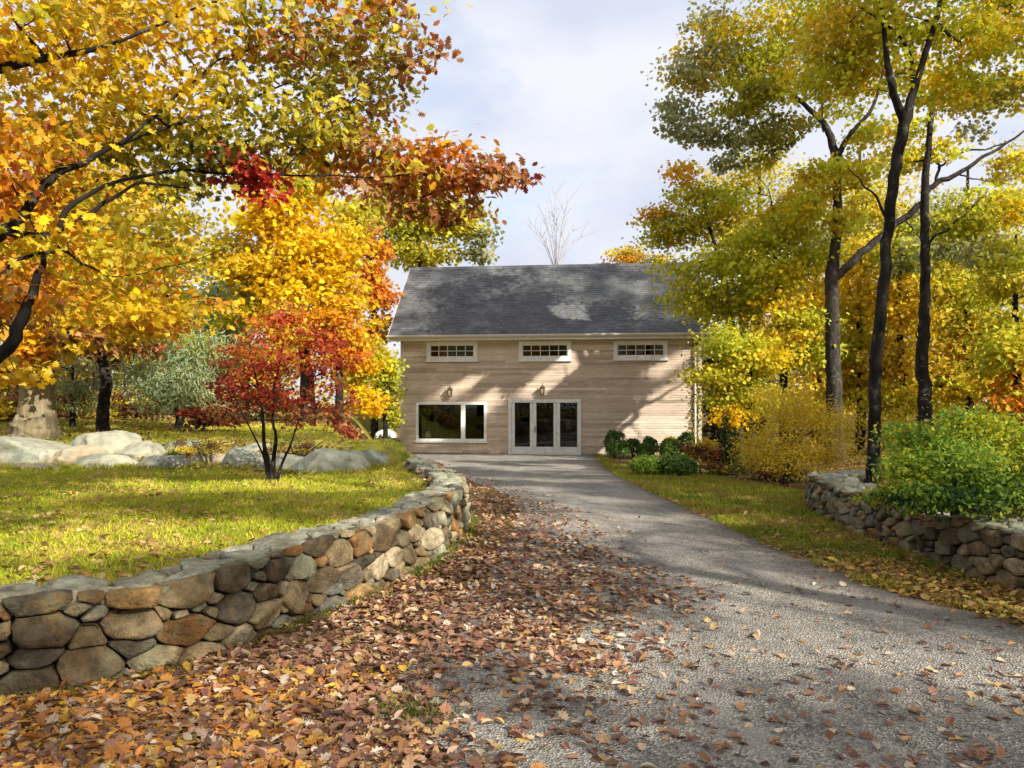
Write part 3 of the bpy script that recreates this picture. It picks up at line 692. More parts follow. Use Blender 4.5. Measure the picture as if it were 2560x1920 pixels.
for (a, b, c, d) in CLER:
    mb = MB(); frame(mb, a, b, c, d, .135, -.065, .05); mb.box(a - .03, b + .03, -.10, -.04, c - .05, c + .02)
    w = hbuild(mb, 'window', M_TRIM, bevel=.005); A, B, C_, D = a + .135, b - .135, c + .135, d - .135
    mb = MB(); frame(mb, A, B, C_, D, .035, -.028, .03)
    for k in range(1, 5): x = A + (B - A) * k / 5; mb.box(x - .012, x + .012, -.018, .02, C_ + .03, D - .03)
    mb.box(A + .03, B - .03, -.015, .017, (C_ + D) / 2 - .011, (C_ + D) / 2 + .011); hbuild(mb, 'muntin_bars', M_TRIM, w); pane(A, B, C_, D, .0, w)
a, b, c, d = PICT
mb = MB(); frame(mb, a, b, c, d, .105, -.06, .06); mx_ = fac(1158, 1050)[0]; mb.box(mx_ - .085, mx_ + .085, -.055, .055, c + .1, d - .1); mb.box(a - .03, b + .03, -.10, -.03, c - .05, c + .03)
w = hbuild(mb, 'picture_window', M_TRIM, bevel=.006)
pane(a + .1, mx_ - .08, c + .1, d - .1, .0, w); pane(mx_ + .08, b - .1, c + .1, d - .1, .0, w)
a, b, c, d = DOOR
mb = MB(); frame(mb, a, b, max(c, .0), d, .13, -.07, .06)
gd = hbuild(mb, 'glass_door', M_TRIM, bevel=.006)
xs = [(fac(1287, 1050)[0], fac(1325, 1050)[0]), (fac(1341, 1050)[0], fac(1384, 1050)[0]), (fac(1400, 1050)[0], fac(1443, 1050)[0])]
zt, zb = fac(1360, 1007)[1], fac(1360, 1117)[1]
bounds = [a + .132, (xs[0][1] + xs[1][0]) / 2, (xs[1][1] + xs[2][0]) / 2, b - .132]
for k, (x0, x1) in enumerate(xs):
    mb = MB(); p, q = bounds[k] + .003, bounds[k + 1] - .003; y = -.03 if k != 1 else -.045
    mb.box(p, x0, y, y + .05, max(c, 0) + .13, d - .13); mb.box(x1, q, y, y + .05, max(c, 0) + .13, d - .13)
    mb.box(x0, x1, y + .002, y + .048, max(c, 0) + .13, zb); mb.box(x0, x1, y + .002, y + .048, zt, d - .13)
    lf = hbuild(mb, 'door_leaf', M_TRIM, gd, bevel=.004)
    pane(x0, x1, zb, zt, y + .02, gd)
    if k == 1:
        mb = MB(); mb.box(x0 - .07, x0 - .04, y - .05, y, zb + .55, zb + .8); hbuild(mb, 'handle', M_METAL, gd, bevel=.004)
# downspout at the right corner
mb = MB(); tube(mb, [(HW - .24, -.10, WH - .35), (HW - .24, -.10, 2), (HW - .24, -.10, .1), (HW - .24, -.25, .02)], [.04] * 4, 8); hbuild(mb, 'downspout', M_GUTTER)

def wall_point(u, z, out=.0): q = HO + HT * u - HN * out; return (q[0], q[1], HB + z)
def lantern(px, py, label):
    u, z = fac(px, py); r = empty('wall_lantern', wall_point(u, z, .03), label, 'wall lantern', 'wall lanterns on the house front'); r.rotation_euler = (0, 0, -HA)
    mb = MB(); mb.box(-.06, .06, -.03, 0, -.14, .14); tube(mb, [(0, -.02, .10), (0, -.10, .17), (0, -.16, .20)], [.016] * 3, 6); mb.build('bracket', M_METAL, r)
    mb = MB()
    for sx in (-1, 1):
        for sy in (-1, 1): tube(mb, [(sx * .055, -.16 + sy * .055, -.17), (sx * .085, -.16 + sy * .085, .10)], [.012, .012], 5)
    mb.box(-.075, .075, -.235, -.085, -.20, -.17); V = [(-.11, -.27, .10), (.11, -.27, .10), (.11, -.05, .10), (-.11, -.05, .10), (0, -.16, .23)]
    mb.add(V, [(0, 1, 4), (1, 2, 4), (2, 3, 4), (3, 0, 4), (3, 2, 1, 0)]); tube(mb, [(0, -.16, .2), (0, -.16, .28)], [.018, .008], 6); mb.build('lantern_cage', M_METAL, r)
    mb = MB(); mb.box(-.055, .055, -.215, -.105, -.165, .095); mb.build('lamp_glass', M_LAMPGLASS, r)
lantern(1127, 980, 'bronze wall lantern above the picture window')
lantern(1357, 976, 'bronze wall lantern above the glass door')

# things beside the house
gx = P(966, HOR, 30.0); gz = float(low_z(gx[0], 30))
gz = float(lawn_z(gx[0], 29.2)) if False else CAMZ - (1120 - HOR) / F * 30
g = empty('outdoor_grill', (gx[0], 30.0, gz), 'dark grill with white domed hood standing at the left corner of the house', 'grill')
mb = MB(); a = np.linspace(0, math.pi, 13); R = .40; V = [(R * math.cos(t), y, .42 + .30 * math.sin(t)) for y in (-.28, .28) for t in a]
mb.add(V, [(k, k + 1, 13 + k + 1, 13 + k) for k in range(12)] + [tuple(range(13)), tuple(range(13, 26))[::-1], (0, 13, 25, 12)]); mb.build('hood', M_WHITE, g, smooth=False, bevel=.015)
mb = MB(); mb.box(-.33, .33, -.24, .24, .02, .42); mb.box(-.24, .24, -.30, -.241, .10, .46); mb.build('firebox', M_GRILL, g, bevel=.012)
mb = MB(); tube(mb, [(-.22, -.36, .52), (.22, -.36, .52)], [.018, .018], 8); tube(mb, [(-.2, -.36, .52), (-.2, -.27, .52)], [.012, .012], 6); tube(mb, [(.2, -.36, .52), (.2, -.27, .52)], [.012, .012], 6); mb.build('handle', M_METAL, g)
for sx in (-1, 1):
    for sy in (-1, 1): mb = MB(); mb.box(sx * .28 - .025, sx * .28 + .025, sy * .2 - .025, sy * .2 + .025, -.25, .02); mb.build('leg', M_GRILL, g)
mb = MB(); bx_ = P(905, 1118, 27.5); zz = np.linspace(0, .46, 8); tube(mb, [(bx_[0], 27.5, bx_[2] - .15 + t * 1.2) for t in zz], .13 + .035 * np.sin(zz / .46 * math.pi), 16)
o = mb.build('wooden_barrel', M_BARREL, None, (bx_[0], 27.5, bx_[2] - .15), True); tag(o, 'small dark wooden barrel planter on the bank left of the grill', 'barrel')
# white pot inside the picture window
u, z = fac(1066, 1088); pw = wall_point(u, z, -.28); mb = MB(); t = np.linspace(0, 1, 10)
tube(mb, [(0, 0, -.14 + .26 * k) for k in t], [.07, .11, .14, .155, .16, .15, .13, .11, .09, .085], 16); o = mb.build('round_pot', M_WHITE, None, (0, 0, 0), True); o.location = pw
tag(o, 'round white pot standing inside the left pane of the picture window', 'pot')

# ------------------------------------------------------------------ trees on the left
LZ, GZ = lawn_z, ground_z
N8 = None
tree('oak_tree', 'large near oak with gold, olive and russet branches reaching over the lawn from the left', 'tree',
  [[(-560, None, 7.6, 190), (-540, 900, 7.6, 165), (-520, 600, 7.6, 150), (-470, 300, 7.6, 120), (-420, 0, 7.8, 90), (-380, -300, 8, 50)]],
  [(120, 130, 7.2, 250, 190, 'gold+yellow+orange', 1116), (400, 110, 7.6, 230, 170, 'gold+yellow+gold', 1178), (40, 380, 6.8, 150, 200, 'orange+gold+russet', 744), (330, 290, 7.6, 240, 110, 'gold+olgold', 744),
   (400, 400, 8.0, 260, 90, 'dkol+olive+olgold', 806), (640, 150, 7.8, 190, 150, 'olgold+russet+olive', 768), (800, 60, 8.0, 190, 110, 'russet+olgold+orange', 644),
   (700, 320, 8.2, 210, 120, 'dkol+olive+olgold', 768), (900, 210, 8.3, 150, 120, 'olive+russet+olgold', 695), (1010, 130, 8.2, 90, 60, 'russet', 111), (1085, 118, 8.2, 55, 40, 'russet', 43), (980, 30, 8.1, 80, 50, 'russet+olive', 99),
   (640, 455, 8.0, 75, 60, 'red', 285), (570, 400, 8.0, 90, 50, 'dkred+dkol', 186), (860, 370, 8.4, 150, 60, 'olgold+russet+orange', 547), (980, 440, 8.4, 150, 85, 'russet+orange+olgold', 884), (1120, 420, 8.4, 110, 65, 'russet+orange', 527),
   (1090, 500, 8.5, 120, 55, 'olgold+russet', 399), (1230, 430, 8.4, 85, 45, 'russet', 231), (1315, 440, 8.4, 40, 28, 'russet+dkred', 26), (150, 610, 7.2, 220, 90, 'gold+yellow+orange+yelgr', 520), (60, 740, 7.0, 120, 90, 'gold+orange+russet', 322),
   (330, 560, 7.8, 170, 90, 'gold+olgold', 347), (420, 775, 8.4, 210, 40, 'gold+orange+yellow', 285), (200, 770, 7.6, 160, 50, 'gold+yellow', 235), (40, 930, 7.4, 90, 50, 'orange+gold+yellow', 86), (330, 690, 8.2, 190, 50, 'gold+orange+yelgr', 210), (30, 40, 6.6, 140, 140, 'gold+yellow+orange+yelgr', 372), (850, -60, 8, 240, 90, 'russet+olgold', 496), (300, -90, 7.4, 350, 120, 'gold', 868), (-250, 100, 7.2, 200, 300, 'gold+yellow+orange+yelgr', 868), (-280, 550, 7.2, 160, 200, 'gold+yellow+orange+yelgr', 496)],
  B_DARK, .106, T_OAK, 1, sub=15, tw=.008, up=.55, spread=.36, flat=.5, droop=.45, zf=LZ, rough=.10,
  limbs=[[(-520, 760, 7.1, 80.8), (-220, 700, 6.9, 59.5), (0, 580, 6.7, 30.6), (100, 480, 6.8, 22.9), (160, 425, 6.9, 18.7), (300, 360, 7.1, 9.9), (540, 280, 7.8, 6.2), (760, 190, 7.9, 3.7)],
         [(0, 580, 6.7, 22.1), (130, 585, 6.9, 17.0), (170, 520, 7.0, 14.4), (270, 465, 7.2, 9.3), (460, 428, 7.8, 7.4), (700, 435, 7.9, 5.6), (880, 446, 8.2, 4.3), (1080, 432, 8.2, 2.5), (1200, 445, 8.3, 1.6), (1300, 436, 8.4, 0.9)],
         [(140, 580, 6.9, 15.3), (240, 520, 7.1, 11.0), (360, 460, 7.2, 6.2), (470, 470, 7.8, 3.7)],
         [(-540, 1080, 7.0, 85.0), (-260, 1010, 6.9, 59.5), (0, 890, 6.7, 34.0), (50, 800, 6.7, 28.1), (80, 730, 6.8, 22.9), (105, 670, 6.9, 15.3), (100, 600, 6.9, 9.3), (40, 480, 6.8, 5.1)],
         [(-60, 760, 6.7, 18.7), (10, 685, 6.8, 11.0), (60, 640, 6.9, 9.3), (150, 630, 7.0, 7.6), (220, 665, 7.2, 6.0), (310, 692, 7.4, 3.1), (430, 665, 8.1, 2.5), (560, 620, 8.2, 1.9), (610, 570, 8.3, 1.2)],
         [(-470, 330, 7.1, 63.8), (-100, 200, 6.8, 28.9), (300, 100, 7.0, 8.7), (500, 20, 7.5, 5.0), (700, -60, 7.8, 3.1)],
         [(300, 360, 7.1, 8.7), (480, 210, 7.6, 5.6), (620, 120, 7.8, 4.3), (830, 40, 7.9, 3.1)], [(700, 435, 7.9, 4.3), (800, 330, 8.1, 3.1), (950, 190, 8.2, 2.5), (1090, 115, 8.1, 1.2)]])

tree('maple_tree', 'old maple with a pale flared trunk behind the leftmost boulders', 'tree',
  [[(88, None, 17.6, 128), (88, 1075, 17.6, 106), (90, 1040, 17.6, 88), (94, 990, 17.6, 76), (98, 930, 17.6, 74), (96, 860, 17.6, 64), (80, 760, 17.6, 52), (95, 640, 17.6, 42), (110, 500, 17.8, 26), (120, 380, 18, 14)]],
  [(120, 720, 17.4, 150, 110, 'gold+orange', 1500), (300, 680, 18, 150, 90, 'gold+olgold', 1500), (250, 540, 18.5, 190, 90, 'olgold+gold', 1700), (60, 560, 17.5, 120, 120, 'gold+orange', 1200), (180, 400, 18, 220, 130, 'gold+olgold', 1600), (330, 800, 17.2, 150, 55, 'gold+orange', 1100), (40, 880, 16.8, 90, 70, 'orange+gold', 700), (190, 830, 16.8, 90, 55, 'brown+russet+gold', 600)],
  B_PALE, .17, T_MAPLE, 2, tw=.02, zf=LZ, rough=.07, sides=20)
tree('maple_tree', 'slender dark stemmed tree with rusty leaves between the pale trunk and the red maple', 'tree',
  [[(258, None, 19.5, 34), (259, 1010, 19.5, 28), (266, 960, 19.5, 26), (256, 900, 19.5, 22), (250, 830, 19.5, 16), (230, 730, 19.7, 10)]],
  [(215, 855, 19.5, 110, 40, 'brown+russet', 900), (330, 840, 19.6, 80, 50, 'russet+gold', 700), (260, 760, 19.6, 120, 60, 'olgold+russet', 900)], B_DARK, .14, T_MAPLE, 3, zf=LZ)
tree('weeping_tree', 'small weeping grey green tree with twin dark stems left of the red maple', 'tree',
  [[(436, None, 20.5, 14), (444, 1055, 20.5, 11), (440, 1010, 20.5, 9), (430, 950, 20.5, 6)], [(440, None, 20.6, 12), (458, 1045, 20.6, 9), (462, 1000, 20.6, 7), (450, 930, 20.6, 5)]],
  [(440, 920, 20.5, 85, 70, 'sage', 2200), (390, 980, 20.5, 60, 50, 'sage+greyol', 1000), (490, 970, 20.3, 50, 60, 'sage+greyol', 1000), (480, 860, 20.5, 80, 50, 'sage+yelgr', 1300), (330, 930, 21, 60, 45, 'greyol+sage', 900)], B_DARK, .17, T_LONG, 4, zf=LZ, droop=1.6, up=.1, flat=1.2, tw=.01)
tree('pine_tree', 'soft sage green pine rising behind the weeping tree', 'tree',
  [[(540, None, 27, 26), (540, 950, 27, 18), (545, 800, 27, 10), (545, 720, 27, 4)]],
  [(540, 760, 27, 55, 50, 'sage', 1100), (520, 830, 27, 100, 50, 'sage', 1900), (590, 790, 26, 80, 45, 'sage+yelgr', 1300), (560, 880, 27, 110, 50, 'sage+greyol', 1900), (500, 930, 27, 90, 45, 'sage+greyol', 1500)], B_GREY, .22, T_LONG, 5, zf=LZ, droop=.5, tw=.015)
tree('conifer_shrub', 'feathery grey green conifer shrub right of the pale flared trunk', 'shrub',
  [[(180, None, 21, 16), (180, 980, 21, 10), (182, 900, 21, 5)]], [(180, 935, 21, 60, 60, 'greyol+sage', 1500), (200, 990, 21, 75, 45, 'greyol+sage+brown', 1300)], B_DARK, .16, T_LONG, 6, zf=LZ, droop=.8)
tree('maple_tree', 'brilliant yellow maple glowing above the red maple', 'tree',
  [[(770, None, 25, 40), (768, 960, 25, 34), (760, 860, 25, 28), (750, 740, 25, 20), (742, 620, 25, 12), (735, 520, 25, 6)]],
  [(700, 545, 25, 105, 75, 'yellow', 2000), (800, 600, 25, 105, 80, 'yellow', 2100), (690, 660, 25, 120, 70, 'yellow+gold', 2000), (590, 640, 25.5, 90, 60, 'yellow+gold+olgold', 1300), (780, 720, 24.6, 110, 65, 'yellow', 1900), (850, 690, 25, 70, 70, 'yellow+gold', 1100), (760, 480, 25.5, 80, 40, 'yelgr+yellow', 800), (640, 760, 25, 80, 45, 'yellow+olgold', 900), (890, 540, 26, 70, 60, 'olgold+yelgr', 800)],
  B_GREY, .19, T_MAPLE, 7, sub=12, zf=LZ)
tree('maple_tree', 'orange maple between the brilliant yellow maple and the house', 'tree',
  [[(845, None, 24, 26), (848, 980, 24, 20), (846, 880, 24, 15), (850, 780, 24, 8)]],
  [(860, 800, 24, 75, 55, 'orange+yellow', 1500), (780, 830, 24, 80, 50, 'yellow+orange+gold', 1400), (720, 800, 24, 70, 45, 'orange+yellow', 900), (860, 880, 24, 65, 50, 'orange+yellow', 1100)], B_DARK, .16, T_MAPLE, 8, zf=LZ)
tree('maple_tree', 'pinkish orange maple close behind the left eave of the house', 'tree',
  [[(936, None, 32, 20), (938, 900, 32, 17), (932, 760, 32, 13), (925, 640, 32, 8)]],
  [(915, 640, 32, 50, 65, 'pinkor+orange', 1100), (935, 740, 32, 55, 55, 'orange+pinkor', 1100), (950, 820, 32, 45, 40, 'orange+gold', 700), (900, 560, 32, 40, 40, 'pinkor+russet', 500)], B_DARK, .2, T_MAPLE, 9, zf=LZ)
tree('maple_tree', 'low bright yellow maple hanging beside the left corner of the house', 'tree',
  [[(965, None, 28, 14), (962, 980, 28, 10), (955, 900, 28, 6)]],
  [(900, 930, 27, 60, 55, 'yellow+yelgr', 1500), (930, 1000, 27, 50, 50, 'yellow', 1200), (960, 900, 28, 36, 70, 'yelgr+olgold', 1200), (975, 990, 28.5, 28, 70, 'yelgr+olive', 900), (870, 870, 27, 55, 40, 'yellow+gold', 900)], B_DARK, .15, T_MAPLE, 10, zf=LZ)
tree('maple_tree', 'olive yellow tree rising over the left end of the roof', 'tree',
  [[(1060, None, 42, 26), (1060, 800, 42, 20), (1050, 640, 42, 14), (1040, 540, 42, 8)]],
  [(1000, 570, 42, 85, 55, 'olgold+yelgr', 1500), (1090, 570, 42, 85, 55, 'olgold+yelgr', 1400), (1060, 630, 42, 90, 40, 'yelgr+olgold', 1200), (1180, 580, 42, 50, 45, 'greyol+olgold', 500), (960, 490, 42, 60, 45, 'olgold+gold', 700), (1150, 520, 42, 60, 35, 'olgold+russet', 450), (1040, 500, 42, 70, 40, 'olgold', 600), (1200, 635, 42, 40, 25, 'greyol', 300)],
  B_GREY, .26, T_MAPLE, 11, zf=GZ, spread=.4)
tree('japanese_maple', 'small red Japanese maple with several thin stems on the raised lawn', 'tree',
  [[(676, None, 12.1, 17.6), (672, 1165, 12.1, 13.6), (660, 1110, 12.1, 9.6), (658, 1060, 12.1, 8.0), (650, 990, 12.1, 6.4), (630, 900, 12.1, 4.0)],
   [(682, None, 12.15, 14.4), (684, 1150, 12.15, 10.4), (690, 1090, 12.15, 8.0), (682, 1050, 12.15, 6.4), (690, 960, 12.2, 5.6), (710, 850, 12.2, 3.2)],
   [(688, None, 12.1, 11.2), (705, 1160, 12.1, 7.2), (725, 1115, 12.1, 5.6), (740, 1070, 12.1, 4.0), (770, 980, 12.1, 3.2), (800, 900, 12.1, 2.4)],
   [(672, None, 12.05, 9.6), (662, 1150, 12.05, 6.4), (640, 1100, 12.0, 4.0), (600, 1020, 12, 3.2), (560, 940, 12, 2.4)]],
  [(700, 775, 12.1, 60, 30, 'orange+red+russet', 243), (690, 820, 12.1, 90, 36, 'orange+pinkor+red', 396), (790, 850, 12.1, 85, 40, 'red+red+dkred', 436), (640, 880, 12, 85, 40, 'orange+red+pinkor', 356), (575, 890, 12, 55, 36, 'pinkor+red', 205), (720, 920, 12, 110, 45, 'dkred+red+pinkor', 515), (820, 940, 12.1, 65, 50, 'dkred+red+pinkor', 376), (630, 960, 11.9, 90, 45, 'dkred+red+pinkor', 356), (565, 965, 12, 50, 36, 'dkred', 178), (690, 1000, 11.9, 85, 36, 'red+red+dkred', 316), (790, 1020, 12, 75, 42, 'dkred+russet', 316), (850, 1050, 12.1, 45, 40, 'dkred+russet', 158), (560, 1020, 12.2, 55, 34, 'dkred+russet', 138), (740, 1055, 12, 55, 26, 'russet+dkred', 102), (880, 1000, 12, 30, 40, 'dkred+red+pinkor', 94), (870, 905, 12.1, 40, 30, 'red', 86)],
  B_DARK, .062, T_MAPLE, 12, sub=16, tw=.005, zf=LZ, up=.6, flat=.55, spread=.30)
tree('shrub', 'dark burgundy shrub on the upper lawn just left of the red maple crown', 'shrub',
  [[(510, None, 19.5, 8), (508, 1040, 19.5, 5)]], [(500, 1035, 19.5, 50, 30, 'dkred+brown', 480), (560, 1042, 19.8, 50, 26, 'brown+russet', 450)], B_TWIG, .12, T_MAPLE, 13, zf=LZ, tw=.008)
tree('shrub', 'pinkish brown shrub on the bank left of the wooden barrel', 'shrub',
  [[(850, None, 23, 8), (850, 1080, 23, 5)]], [(840, 1085, 23, 55, 34, 'russet+pinkor+brown', 900), (780, 1080, 23, 60, 28, 'brown+russet+ambr', 700), (865, 1095, 22.5, 26, 28, 'russet+dkred', 400)], B_TWIG, .12, T_MAPLE, 14, zf=LZ, tw=.008)
for k, (px, Y, blobs, lab) in enumerate([
  (420, 33, [(420, 620, 33, 110, 80, 'olgold+gold', 1400), (380, 740, 33, 120, 70, 'gold+yelgr', 1400), (450, 500, 33, 100, 70, 'olgold+greyol', 1000), (420, 860, 33, 110, 60, 'olgold+brown', 1100)], 'tall olive gold tree far behind the weeping tree'),
  (240, 31, [(250, 640, 31, 120, 80, 'gold+olgold', 1400), (230, 760, 31, 130, 70, 'gold+orange', 1400), (260, 880, 31, 120, 60, 'olgold+brown', 1100), (220, 500, 31, 110, 80, 'olgold', 1000)], 'golden woodland tree far behind the slender dark stem'),
  (40, 29, [(50, 650, 29, 120, 90, 'gold+orange', 1400), (20, 800, 29, 120, 80, 'gold+brown', 1200), (40, 930, 29, 110, 60, 'olive+brown', 900), (60, 480, 29, 120, 100, 'olgold+gold', 1200)], 'golden woodland tree far behind the pale flared trunk'),
  (610, 36, [(600, 820, 36, 90, 70, 'yelgr+gold', 1200), (620, 920, 36, 100, 60, 'gold+ambr', 1200), (590, 700, 36, 80, 60, 'olgold+sage', 900)], 'yellow green tree far behind the red maple crown'),
  (690, 40, [(700, 900, 40, 90, 60, 'gold+orange', 1000), (680, 1000, 40, 90, 50, 'ambr+brown', 900), (720, 800, 40, 80, 60, 'gold', 900), (820, 460, 42, 70, 50, 'olgold+russet', 600), (760, 420, 42, 80, 40, 'olive+olgold', 500)], 'amber tree farthest back below the brilliant yellow maple')]):
    tree('woodland_tree', lab, 'tree', [[(px, None, Y, 22), (px + 3, 900, Y, 18), (px - 4, 760, Y, 14), (px + 2, 600, Y, 8)]], blobs, B_DARK, .24, T_MAPLE, 20 + k, zf=LZ, group='woodland trees behind the lawn')
for k, (px, Y, c, lab) in enumerate([(310, 24, 'ambr+brown', 'low amber shrub below the slender dark stemmed tree'), (640, 26, 'brown+russet+greyol', 'brown shrub seen through the red maple stems'), (120, 25, 'brown+ambr', 'brown shrub just right of the flared trunk base'), (400, 28, 'brown+greyol', 'greyish brown shrub behind the weeping tree'), (20, 23, 'russet+ambr+brown', 'rusty shrub at the left edge behind the flared trunk'), (220, 26, 'ambr+greyol+brown', 'tan shrub between the flared trunk and the slender dark stem'), (520, 31, 'ambr+gold+brown', 'golden brown shrub deep behind the weeping tree')]):
    tree('shrub', lab, 'shrub', [[(px, None, Y, 8), (px, 1010, Y, 4)]], [(px - 30, 1020, Y, 70, 30, c, 800), (px + 50, 1010, Y, 70, 34, c, 800)], B_TWIG, .14, T_MAPLE, 40 + k, zf=LZ, tw=.008)

# ------------------------------------------------------------------ trees on the right
tree('oak_tree', 'forked dark trunked tree standing on the bank behind the right stone wall', 'tree',
  [[(2178, None, 11.6, 43.2), (2180, 1195, 11.6, 32.0), (2184, 1080, 11.6, 28.8), (2192, 900, 11.6, 28.8), (2204, 750, 11.6, 27.2), (2220, 580, 11.6, 24.8), (2236, 440, 11.6, 26.4), (2262, 310, 11.6, 28.0), (2286, 220, 11.7, 16.8), (2318, 120, 11.8, 14.4), (2345, 30, 11.9, 12.8), (2362, -80, 12, 9.6), (2380, -300, 12.3, 3.2)],
   [(2262, 310, 11.6, 23.2), (2240, 250, 11.5, 19.2), (2224, 190, 11.4, 16.8), (2212, 100, 11.4, 12.0), (2200, -40, 11.4, 6.4)],
   [(2284, 225, 11.7, 12.0), (2278, 150, 11.7, 9.6), (2252, 95, 11.7, 7.2), (2200, 50, 11.7, 5.6), (2120, 0, 11.7, 2.4)]],
  [(2120, 60, 11.8, 130, 90, 'lime+gold', 1460), (2260, 40, 12, 150, 90, 'yelgr+lime+yellow', 1606), (2420, 110, 12.2, 120, 80, 'lime+lime+yellow', 1313), (2520, 40, 12.4, 110, 110, 'lime+olgold', 1313), (2180, 190, 12, 100, 70, 'lime+gold', 948), (2380, 230, 12.2, 100, 60, 'yelgr+lime+yellow', 730), (2060, 180, 12.4, 110, 80, 'yelgr+lime+yellow', 1167), (2250, -120, 12, 300, 110, 'lime+olgold', 2336), (2500, -80, 12.5, 200, 120, 'lime+yelgr+yellow', 1606), (2500, 220, 12.6, 90, 60, 'olive+olgold', 437)],
  B_DARK, .088, T_MAPLE, 51, sub=30, tw=.008, zf=GZ, up=.35, spread=.25, rough=.14,
  limbs=[[(2345, 60, 11.9, 9.6), (2400, 110, 12.0, 7.2), (2450, 60, 12.1, 5.6), (2540, 0, 12.3, 3.2)], [(2225, 560, 11.6, 8.0), (2170, 470, 11.8, 4.8), (2120, 420, 12, 2.4)]])
tree('oak_tree', 'thick grey trunked tree with a long slanting bare limb crossing behind the forked tree', 'tree',
  [[(2088, None, 23, 55.4), (2086, 1080, 23, 44.0), (2086, 1000, 23, 38.7), (2082, 880, 23, 37.0), (2080, 760, 23, 32.6), (2080, 690, 23, 31.7), (2090, 600, 23, 23.8), (2094, 500, 23, 21.1), (2088, 390, 23, 21.1), (2066, 320, 23, 15.8), (2020, 270, 23, 11.4), (1950, 210, 23, 7.0), (1880, 150, 23, 3.5)],
   [(2088, 400, 23, 16.7), (2130, 330, 22.74, 11.4), (2180, 270, 22.48, 8.8), (2210, 160, 22.48, 5.3), (2220, 40, 22.48, 2.6)]],
  [(1730, 170, 23, 95, 70, 'greyol+ambr', 1396), (1690, 290, 23, 60, 60, 'greyol', 651), (1760, 330, 23, 75, 45, 'greyol', 744), (1860, 230, 23, 120, 75, 'lime+olive+yelgr', 2171), (1880, 110, 23, 120, 80, 'yelgr+lime+yellow', 2016), (1990, 180, 23, 110, 80, 'yelgr+lime+yellow', 1861), (1870, 340, 23, 90, 50, 'olive+greyol', 1085), (1980, 330, 23, 90, 50, 'olive+olgold', 1007), (2120, 230, 23.39, 110, 80, 'lime+yelgr+yellow', 1396), (1780, 60, 23, 70, 50, 'greyol+ambr', 620), (2030, 50, 23, 130, 80, 'lime+yelgr+yellow', 1861), (2150, 420, 23, 70, 50, 'lime+ambr', 775), (1820, 410, 23, 50, 30, 'greyol', 340), (1960, 440, 23.52, 90, 50, 'yelgr+lime+yellow', 1085), (1930, -80, 23, 200, 90, 'lime+yelgr+yellow', 1861), (2060, 440, 22.4, 75, 45, 'lime+ambr', 730), (2010, 520, 22.4, 70, 40, 'yelgr+lime+yellow', 592), (2110, 560, 22.6, 60, 40, 'lime+ambr', 474), (2150, 330, 22.6, 80, 45, 'yelgr+lime+yellow', 638), (1950, 400, 23, 90, 45, 'lime+olive', 730)],
  B_GREY, .135, T_MAPLE, 52, sub=30, tw=.012, zf=GZ, up=.35, spread=.25,
  limbs=[[(2082, 700, 23, 22.9), (2130, 655, 22.87, 20.6), (2200, 596, 22.74, 18.6), (2250, 552, 22.61, 17.2), (2300, 512, 22.48, 16.5), (2326, 470, 22.35, 15.1), (2370, 445, 22.22, 12.3), (2440, 405, 22.09, 9.6), (2500, 370, 21.96, 6.9), (2570, 320, 21.7, 4.1)],
         [(2340, 460, 22.35, 8.9), (2343, 420, 22.35, 6.9), (2332, 385, 22.48, 4.8), (2310, 362, 22.61, 2.7)], [(2345, 420, 22.35, 6.2), (2390, 390, 22.22, 5.5), (2470, 370, 22.09, 4.1), (2540, 345, 21.96, 2.7)],
         [(2395, 435, 22.22, 4.8), (2440, 450, 22.22, 3.4), (2520, 440, 22.22, 2.0)], [(2262, 550, 22.61, 4.8), (2290, 580, 22.61, 3.4), (2310, 615, 22.61, 2.0)], [(2060, 330, 23, 6.9), (2052, 260, 23, 4.1), (2050, 180, 23, 2.7)]])
tree('oak_tree', 'straight dark trunked tree at the right of the forked tree above the green bush', 'tree',
  [[(2312, None, 15.5, 43.7), (2310, 1000, 15.5, 31.9), (2308, 900, 15.5, 29.4), (2312, 780, 15.5, 26.0), (2312, 660, 15.5, 22.7), (2312, 520, 15.5, 20.2), (2318, 400, 15.6, 16.0), (2330, 280, 15.7, 11.8), (2350, 140, 15.8, 7.6), (2360, 0, 16, 4.2)]],
  [(2430, 250, 16.2, 100, 60, 'greyol+olgold', 730), (2480, 520, 15.8, 100, 60, 'yelgr+lime+yellow', 1021), (2400, 560, 15.8, 90, 50, 'olive+yelgr', 875), (2530, 420, 16, 60, 50, 'lime+gold', 510), (2330, 200, 16, 90, 60, 'lime+yelgr+yellow', 730), (2500, 640, 15.6, 90, 50, 'lime+yelgr+greyol', 875), (2250, 400, 16, 70, 40, 'lime+ambr', 510), (2350, 380, 15.8, 55, 35, 'lime+ambr', 237), (2270, 330, 16, 70, 40, 'yelgr+lime+yellow', 382), (2420, 330, 16.4, 60, 30, 'greyol', 145), (2550, 230, 16, 70, 70, 'lime+yelgr+yellow', 656)],
  B_DARK, .105, T_MAPLE, 53, sub=30, tw=.01, zf=GZ, up=.35, spread=.25,
  limbs=[[(2312, 620, 15.5, 7.6), (2380, 560, 15.4, 5.0), (2450, 500, 15.4, 2.5)], [(2310, 920, 15.5, 8.4), (2296, 870, 15.4, 5.9), (2290, 830, 15.4, 3.4)]])
